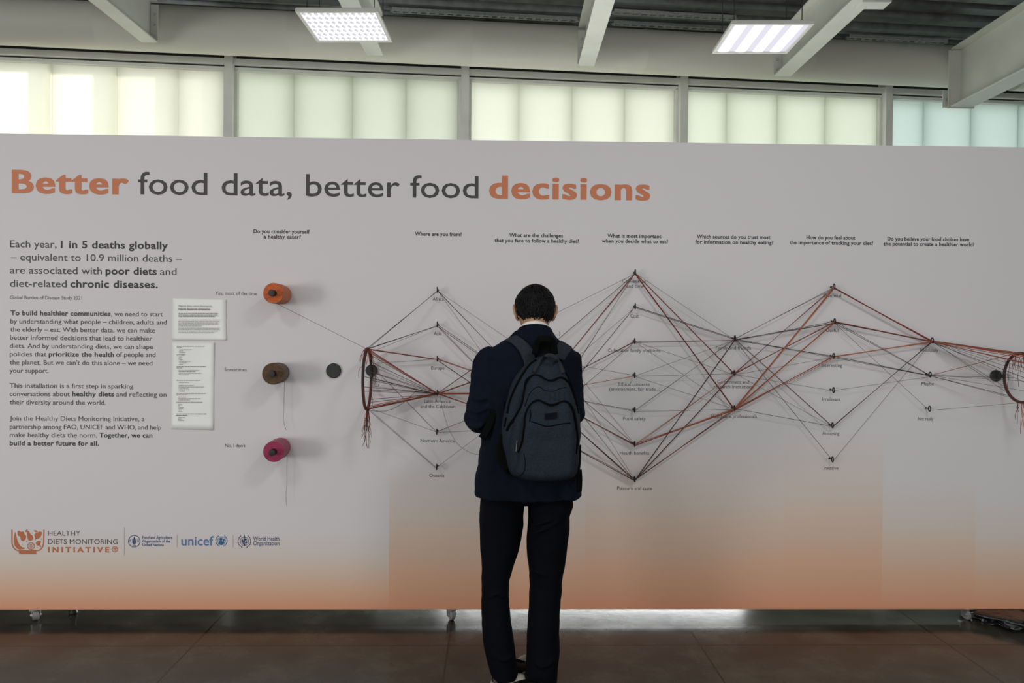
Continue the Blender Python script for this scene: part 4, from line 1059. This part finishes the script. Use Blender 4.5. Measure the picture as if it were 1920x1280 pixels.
# folds of the sleeves
for pts in ([P(880, 765, -.775), P(898, 772, -.788), P(915, 762, -.78)], [P(884, 742, -.765), P(900, 750, -.783), P(917, 742, -.775)], [P(877, 795, -.77), P(893, 802, -.785), P(908, 795, -.78)],
            [P(1088, 712, -.72), P(1080, 720, -.755), P(1070, 716, -.76)], [P(1091, 752, -.73), P(1082, 757, -.76)], [P(1088, 690, -.72), P(1080, 700, -.75)]):
    mb.tube(spline(pts, 5), [.004]+[.0075]*(len(spline(pts, 5))-2)+[.004], 8)
jacket = mb.build('jacket', M['jacket'], man)
remesh(jacket, .006, 7)
tx_ = bpy.data.textures.new('cloth folds', 'CLOUDS'); tx_.noise_scale = .085; tx_.noise_depth = 2
dm = jacket.modifiers.new('d', 'DISPLACE'); dm.texture = tx_; dm.strength = .022; dm.mid_level = .5; dm.texture_coords = 'LOCAL'
bake(jacket)
for p in jacket.data.polygons: p.use_smooth = True
# collar of the jacket
mb = MB(); rings = []
JT = Matrix.Translation(NB+V((0, .012, .010))) @ Matrix.Rotation(math.radians(-20), 4, 'X')
for rx, ry, z in ((.064, .064, -.010), (.0655, .066, .030), (.0685, .069, .034), (.074, .074, .026), (.089, .084, -.016), (.0895, .083, -.022), (.084, .076, -.020), (.072, .068, -.055), (.064, .064, -.055)):
    rings.append([JT @ V((rx*math.cos(t), ry*math.sin(t), z-.02*max(0, math.sin(t)))) for t in [2*math.pi*j/48 for j in range(48)]])
mb.loft(rings, False, True); mb.build('jacket_collar', M['jacket'], jacket, smooth=True)
# ---- trousers
mb = MB()
def tr(py, xl, xr, ry, yc, e=2.2):
    a, c = P(xl, py, yc), P(xr, py, yc); return sring(((a.x+c.x)/2, yc, (a.z+c.z)/2), (c.x-a.x)/2, ry, 28, e)
mb.loft([tr(860, 905, 1078, .115, -.70), tr(900, 902, 1074, .120, -.70), tr(930, 901, 1073, .118, -.70), tr(939, 906, 1068, .10, -.70)])
mb.loft([tr(y_, a, c, r_, yc) for y_, a, c, r_, yc in ((905, 901, 982, .10, -.70), (945, 900.5, 982, .108, -.70), (985, 898.5, 981, .104, -.70), (1025, 901, 973.5, .096, -.695), (1060, 903, 963, .086, -.69), (1090, 903, 955, .078, -.69),
         (1131, 903, 953.5, .078, -.695), (1167, 904, 959, .082, -.70), (1197, 906, 964, .084, -.705), (1235, 913, 967.5, .080, -.705), (1258, 919, 971, .078, -.705), (1266, 922, 972, .077, -.705))])
mb.loft([tr(y_, a, c, r_, yc) for y_, a, c, r_, yc in ((905, 991, 1073, .10, -.70), (948, 990.5, 1074, .110, -.70), (968, 990, 1068, .106, -.70), (990, 989, 1068.5, .104, -.70), (1025, 987, 1063.5, .098, -.70), (1066, 992, 1058, .088, -.70), (1093, 993.5, 1053, .080, -.70),
         (1137, 991, 1050, .084, -.705), (1182, 988, 1049, .088, -.71), (1220, 988, 1048, .088, -.715), (1256, 985, 1045.5, .086, -.72), (1282, 981.5, 1043, .086, -.725), (1293, 980, 1042, .086, -.725))])
for pts in ([P(1000, 985, -.80), P(1030, 975, -.81), P(1066, 960, -.77)], [P(1000, 1068, -.785), P(1020, 1078, -.785), P(1048, 1060, -.77)], [P(990, 1000, -.80), P(1015, 995, -.81), P(1050, 975, -.80)],
            [P(946, 1120, -.765), P(932, 1114, -.775), P(914, 1120, -.76)], [P(1000, 1240, -.80), P(1020, 1250, -.81), P(1040, 1236, -.79)], [P(925, 1225, -.78), P(945, 1238, -.79), P(962, 1228, -.77)]):
    mb.tube(spline(pts, 5), [.003]+[.007]*(len(spline(pts, 5))-2)+[.003], 8)
trs = mb.build('trousers', M['trousers'], man)
remesh(trs, .006, 5)
dm = trs.modifiers.new('d', 'DISPLACE'); dm.texture = tx_; dm.strength = .010; dm.mid_level = .5; dm.texture_coords = 'LOCAL'
bake(trs)
for p in trs.data.polygons: p.use_smooth = True
# ---- shoes
def shoe(heel, ang, kind):
    mx = Matrix.Translation(heel) @ Matrix.Rotation(ang, 4, 'Z')       # +y of the shoe points to the toe, origin under the heel's back edge
    prof = [(-.004, .020), (.01, .032), (.05, .036), (.11, .037), (.17, .046), (.21, .047), (.25, .040), (.275, .024), (.284, .008)]
    def outline(s_, z, g=1.0):
        ys = [p[0] for p in prof]; pts = [V((-w_*g+.004*math.sin(y*8), y, z)) for y, w_ in prof] + [V((w_*g+.004*math.sin(y*8), y, z)) for y, w_ in reversed(prof)]
        return [mx @ p for p in spline(pts, 3, True)]
    b = MB(); b.loft([outline(0, 0, .97), outline(0, .004), outline(0, .032), outline(0, .035, .97)])
    so = b.build('sole', M['sole'], None, smooth=True)
    b = MB(); o_ = outline(0, .021, 1.0); c_ = sum(o_, V())/len(o_)
    b.tube([c_+(p-c_)*1.003 for p in o_], .0022, 6, closed=True); st_ = b.build('sole_stripe', M['shoe'], None)
    b = MB(); b.ellipsoid((0, .236, .036), (.040, .046, .027), 24, 12, mx); tc_ = b.build('toe_cap', M['sole'], None, smooth='all')
    b = MB(); rings = []
    for y, wd, h in ((.002, .020, .060), (.012, .030, .088), (.05, .034, .086), (.09, .034, .090), (.13, .038, .082), (.17, .043, .066), (.21, .043, .054), (.235, .038, .052), (.255, .026, .046), (.262, .008, .040)):
        ring = [mx @ V((wd*abs(math.cos(t))**.8*(1 if math.cos(t) > 0 else -1), y, .024+(h-.024)*max(0, math.sin(t))**.75)) for t in [math.pi*2*j/24 for j in range(24)]]
        rings.append(ring)
    b.loft(rings); up_ = b.build('shoe', M['shoe'], man, smooth='all')
    setpar(so, up_); setpar(st_, so); setpar(tc_, up_)
    # padded heel collar and heel tab
    b = MB(); b.tube(spline([mx @ V(p) for p in ((-.032, .08, .090), (-.031, .03, .090), (-.018, .004, .090), (0, -.002, .091), (.018, .004, .090), (.031, .03, .090), (.032, .08, .090))], 4), .006, 8)
    b.build('heel_collar', M['sole'] if kind == 'rim' else M['shoe'], up_, smooth='all')
    b = MB(); b.tube([mx @ V((0, -.006, .026)), mx @ V((0, -.005, .06)), mx @ V((0, -.003, .092))], .010, 10, flat=.4, nrm=mx.to_3x3() @ V((0, 1, 0)))
    b.build('heel_tab', M['sock'] if kind == 'tab' else M['shoe'], up_)
    b = MB()
    for k in range(4): b.tube([mx @ V((-.024, .115+.022*k, .088-.009*k)), mx @ V((0, .118+.022*k, .094-.010*k)), mx @ V((.024, .115+.022*k, .088-.009*k))], .003, 6)
    b.build('laces', M['web'], up_)
shoe(V((P(930, 1284, -.76).x, -.745, 0)), math.radians(-34), 'tab')
shoe(V((P(1014, 1300, -.87).x, -.95, 0)), math.radians(20), 'plain')

# ================================================================== backpack
jm = jacket.data
def tree(o):
    o_ = wloc(o); return BVHTree.FromPolygons([v.co+o_ for v in o.data.vertices], [tuple(p.vertices) for p in o.data.polygons])
TJ = tree(jacket)
def on(trs_, px, py, off, dflt):
    d = ray(px, py).normalized(); best = None
    for t in trs_:
        h = t.ray_cast(EYE, d)
        if h[0] is not None and (best is None or h[3] < best): best = h[3]
    if best is None: return P(px, py, dflt)
    return EYE+d*(best-off)
bp = empty('backpack', (NB.x, -.90, .90), 'slate blue canvas backpack with black zippers on the man\'s back', 'backpack')
def dome(outline, yb, depth, ex=3.0, rings_n=10, back=None, sub=6):
    pts = [P(x, y_, yb) for x, y_ in outline]; ol = spline(pts, sub, True)
    c = sum(ol, V())/len(ol); rings = []
    if back is not None: rings.append([V((p.x*.96+c.x*.04, back, p.z*.96+c.z*.04)) for p in ol])
    for i in range(rings_n+1):
        t = 1-i/rings_n; t = max(t, .02)
        yo = depth*(1-t**ex)**(1/ex)
        sc = t
        rings.append([V((c.x+(p.x-c.x)*sc, yb-yo, c.z+(p.z-c.z)*sc)) for p in ol])
    b = MB(); b.loft(rings); return b
O0 = [(1001, 671), (1020, 664), (1041, 667), (1058, 688), (1076, 728), (1088, 769), (1091, 805), (1088, 845), (1082, 880), (1072, 899), (1040, 905), (1002, 906), (968, 898), (953, 886), (946, 862), (940, 830), (941, 780), (949, 748), (963, 708), (984, 681)]
O1 = [(1000, 701), (1012, 703), (1026, 711), (1040, 711), (1052, 707), (1066, 717), (1078, 745), (1087, 790), (1087, 845), (1080, 893), (1040, 904), (1000, 904), (963, 895), (955, 868), (957, 820), (964, 780), (975, 745), (986, 717)]
O2 = [(984, 775), (993, 757), (1005, 749), (1017, 751), (1029, 758), (1043, 757), (1056, 751), (1068, 757), (1077, 785), (1081, 830), (1079, 878), (1071, 899), (1040, 904), (1000, 903), (966, 893), (968, 868), (973, 830), (978, 800)]
def layer(name, b):
    o = b.build(name, M['bag'], bp)
    o.modifiers.new('sub', 'SUBSURF').levels = 1
    o.modifiers['sub'].render_levels = 1
    t = bpy.data.textures.get('bag folds') or bpy.data.textures.new('bag folds', 'CLOUDS'); t.noise_scale = .07; t.noise_depth = 1
    md = o.modifiers.new('d', 'DISPLACE'); md.texture = t; md.strength = .010; md.texture_coords = 'LOCAL'
    bake(o)
    for p in o.data.polygons: p.use_smooth = True
    return o
L0 = layer('main_compartment', dome(O0, -.865, .075, 3.4, back=-.80))
L1 = layer('middle_pocket', dome(O1, -.925, .050, 4.0, back=-.90))
L2 = layer('front_pocket', dome(O2, -.965, .042, 4.0, back=-.94))
T0, T1, T2 = tree(L0), tree(L1), tree(L2)
TB = [T0, T1, T2]
def seam(name, pts, wd, material, trees, off=.0015, flat=.28, sub=5, y=-.95, par=None):
    ps = spline([V((x, y_, 0)) for x, y_ in pts], sub)
    q = [on(trees, p.x, p.y, off, y) for p in ps]
    b = MB(); b.tube(q, wd, 8, flat=flat, nrm=(0, -1, 0)); return b.build(name, material, par or bp, smooth='all')
seam('zipper', [(952, 775), (957, 752), (968, 725), (982, 700), (995, 683), (1006, 675)], .0065, M['zip'], [T0])
seam('zipper', [(1050, 684), (1060, 700), (1070, 722), (1079, 748), (1084, 775)], .005, M['zip'], [T0])
seam('zipper', [(951, 808), (957, 795), (968, 780), (978, 760), (984, 735), (987, 716), (995, 707), (1004, 704), (1014, 707), (1024, 713), (1036, 714), (1050, 709), (1060, 712), (1068, 722), (1076, 745), (1082, 765)], .0065, M['zip'], [T0, T1])
seam('zipper', [(973, 848), (980, 828), (984, 800), (986, 780), (992, 764), (1002, 753), (1012, 752), (1022, 757), (1034, 760), (1046, 757), (1058, 753), (1068, 758), (1075, 772), (1080, 800), (1082, 826), (1079, 850)], .0062, M['zip'], TB)
seam('front_seam', [(996, 790), (1006, 793), (1024, 799), (1040, 797), (1056, 794), (1070, 793)], .0020, M['zip'], TB)
seam('front_seam', [(994, 768), (995, 778), (993, 790)], .0020, M['zip'], TB)
seam('front_seam', [(982, 850), (985, 870), (980, 888), (965, 896)], .0012, M['zip'], TB)
seam('middle_seam', [(984, 762), (992, 740), (1002, 728), (1012, 725), (1022, 732), (1038, 733), (1050, 728), (1062, 726)], .0012, M['zip'], TB)
for x in (1030, 1040, 1048, 1057): seam('pleat', [(x, 732), (x+1, 742), (x+.5, 750)], .0022, M['bag'], TB, .001)
seam('zipper_pull', [(969.5, 826), (968.5, 836), (967.5, 847)], .0022, M['pull'], TB, .004)
seam('zipper_pull', [(947, 752), (945, 768)], .0035, M['zip'], [T0, TJ], .006)
seam('zipper_pull', [(949, 782), (946, 800)], .0035, M['zip'], [T0, TJ], .006)
# label patch
b = MB(); q = [on(TB, x, y_, .003, -1.0) for x, y_ in ((1022, 775), (1044, 773), (1044, 784), (1022, 786))]
b.loft([q, [p+V((0, -.003, 0)) for p in q]]); b.build('label_patch', M['patch'], bp)
# padded handle arc and webbing loop
seam('padded_handle', [(1001, 697), (1008, 684), (1018, 671), (1030, 666), (1042, 671), (1050, 684), (1056, 699)], .0085, M['strap'], [T0], .008, .6)
mb = MB(); q = [P(x, y_, y) for x, y_, y in ((1003, 664, -.875), (1007, 645, -.885), (1014, 635, -.90), (1032, 636, -.90), (1038, 646, -.885), (1041, 664, -.875))]
mb.tube(spline(q, 5), .0125, 10, flat=.12, nrm=(0, -.9, .3)); mb.build('grab_loop', M['web'], bp, smooth='all')
mb = MB(); mb.loft([[P(x, y_, -.86-i*.006) for x, y_ in ((1008, 664), (1035, 664), (1034, 640), (1011, 640))] for i in (0, 1)]); mb.build('loop_backing', M['web'], bp)
# shoulder straps over the jacket
def strap(outer, inner, extra, name='shoulder_strap'):
    n = 14
    a = spline([V((x, y_, 0)) for x, y_ in outer], 5); c = spline([V((x, y_, 0)) for x, y_ in inner], 5)
    rows = []
    for p, q in zip(a, c):
        row = []
        for k in range(5):
            t = k/4; x, y_ = p.x*(1-t)+q.x*t, p.y*(1-t)+q.y*t
            row.append(on([TJ], x, y_, .010, -.76))
        rows.append(row)
    rows = [[V(p) for p in r] for r in extra] + rows
    nr, nc = len(rows), 5
    b = MB(); b.add([p for r in rows for p in r], [(i*nc+k, i*nc+k+1, (i+1)*nc+k+1, (i+1)*nc+k) for i in range(nr-1) for k in range(nc-1)])
    o = b.build(name, M['strap'], bp, smooth='all')
    sd_ = o.modifiers.new('s', 'SOLIDIFY'); sd_.thickness = .012; sd_.offset = 0
    sb = o.modifiers.new('q', 'SUBSURF'); sb.levels = 1; sb.render_levels = 1
    bake(o)
    return o
def front_rows(xa, xb, s_):
    rows = []
    for y, z, k in ((0, 1.235, .9), (0, 1.27, 1), (0, 1.32, 1), (0, 1.37, 1), (0, 1.40, 1), (-.655, 1.448, 1), (-.69, 1.462, 1)):
        mid = (xa+xb)/2+s_*(.0 if z > 1.3 else .02+.05*(1.3-z)); hw = abs(xb-xa)/2*k
        xs_ = [mid-hw*(1 if xa < xb else -1)*(1-2*t/4) for t in range(5)]
        if y == 0:                          # down the front of the jacket
            row = []
            for x in xs_:
                h = TJ.ray_cast(V((x, -.50, z)), V((0, -1, 0)))
                row.append(V((x, (h[0].y if h[0] is not None else -.60)+.007, z)))
            rows.append(row); continue
        rows.append([V((x, y, z-(.020+.42*max(0, (x-NB.x)*s_-.075) if z > 1.36 else 0))) for x in xs_])
    return rows
xa, xb = P(942, 634, -.74).x, P(970, 624, -.74).x
strap([(944, 638), (958, 643), (972, 657), (981, 676), (984, 690)], [(970, 628), (984, 638), (994, 648), (1002, 660), (1006, 676)], front_rows(xa, xb, -1))
xa, xb = P(1050, 637, -.74).x, P(1074, 651, -.74).x
strap([(1073, 652), (1069, 660), (1063, 668), (1058, 677)], [(1049, 638), (1045, 646), (1041, 655), (1038, 668)], [[p for p in reversed(r)] for r in front_rows(xa, xb, 1)])
# side pockets of black mesh, hanging webbing
mb = MB(); mb.loft([[P(x, y_, yy) for x, y_ in ((937, 812), (948, 818), (960, 836), (958, 862), (953, 890), (940, 878), (931, 862), (931, 835))] for yy in (-.83, -.88)])
o = mb.build('side_pocket', M['mesh'], bp); bevel(o, .01, 3)
mb = MB(); mb.loft([[P(x, y_, yy) for x, y_ in ((1084, 836), (1090, 832), (1089, 870), (1086, 890), (1078, 896), (1077, 868))] for yy in (-.82, -.87)])
o = mb.build('side_pocket', M['mesh'], bp); bevel(o, .006, 3)
mb = MB(); q = [P(926, 768, -.80), P(922, 785, -.80), P(914, 803, -.805), P(904, 822, -.80)]
mb.tube(spline(q, 4), .0165, 8, flat=.16, nrm=(-.3, -1, 0)); mb.build('adjuster_strap', M['web'], bp, smooth='all')
mb = MB(); q = [P(1086, 880, -.80), P(1087, 900, -.80), P(1086, 922, -.80)]
mb.tube(spline(q, 4), .0115, 8, flat=.16, nrm=(.3, -1, 0)); mb.build('adjuster_strap', M['web'], bp, smooth='all')

# ================================================================== black plastic under the right end of the board
p0 = P(1885, 1170, -.03)
mb = MB()
def crump(p, d):
    n_ = noise.noise(d*2.3+V((4, 1, 2)))*.35+noise.noise(d*6)*.18
    q = p*(1+n_)
    q.z = max(-.031, min(q.z, .026)); return q
mb.ellipsoid((p0.x+.03, .03, .033), (.16, .20, .05), 48, 26, None, crump)
tag(mb.build('plastic_bag', M['plastic'], smooth='all', loc=(p0.x, .03, 0)), 'crumpled glossy black plastic bag on the floor under the right end of the board', 'plastic bag')
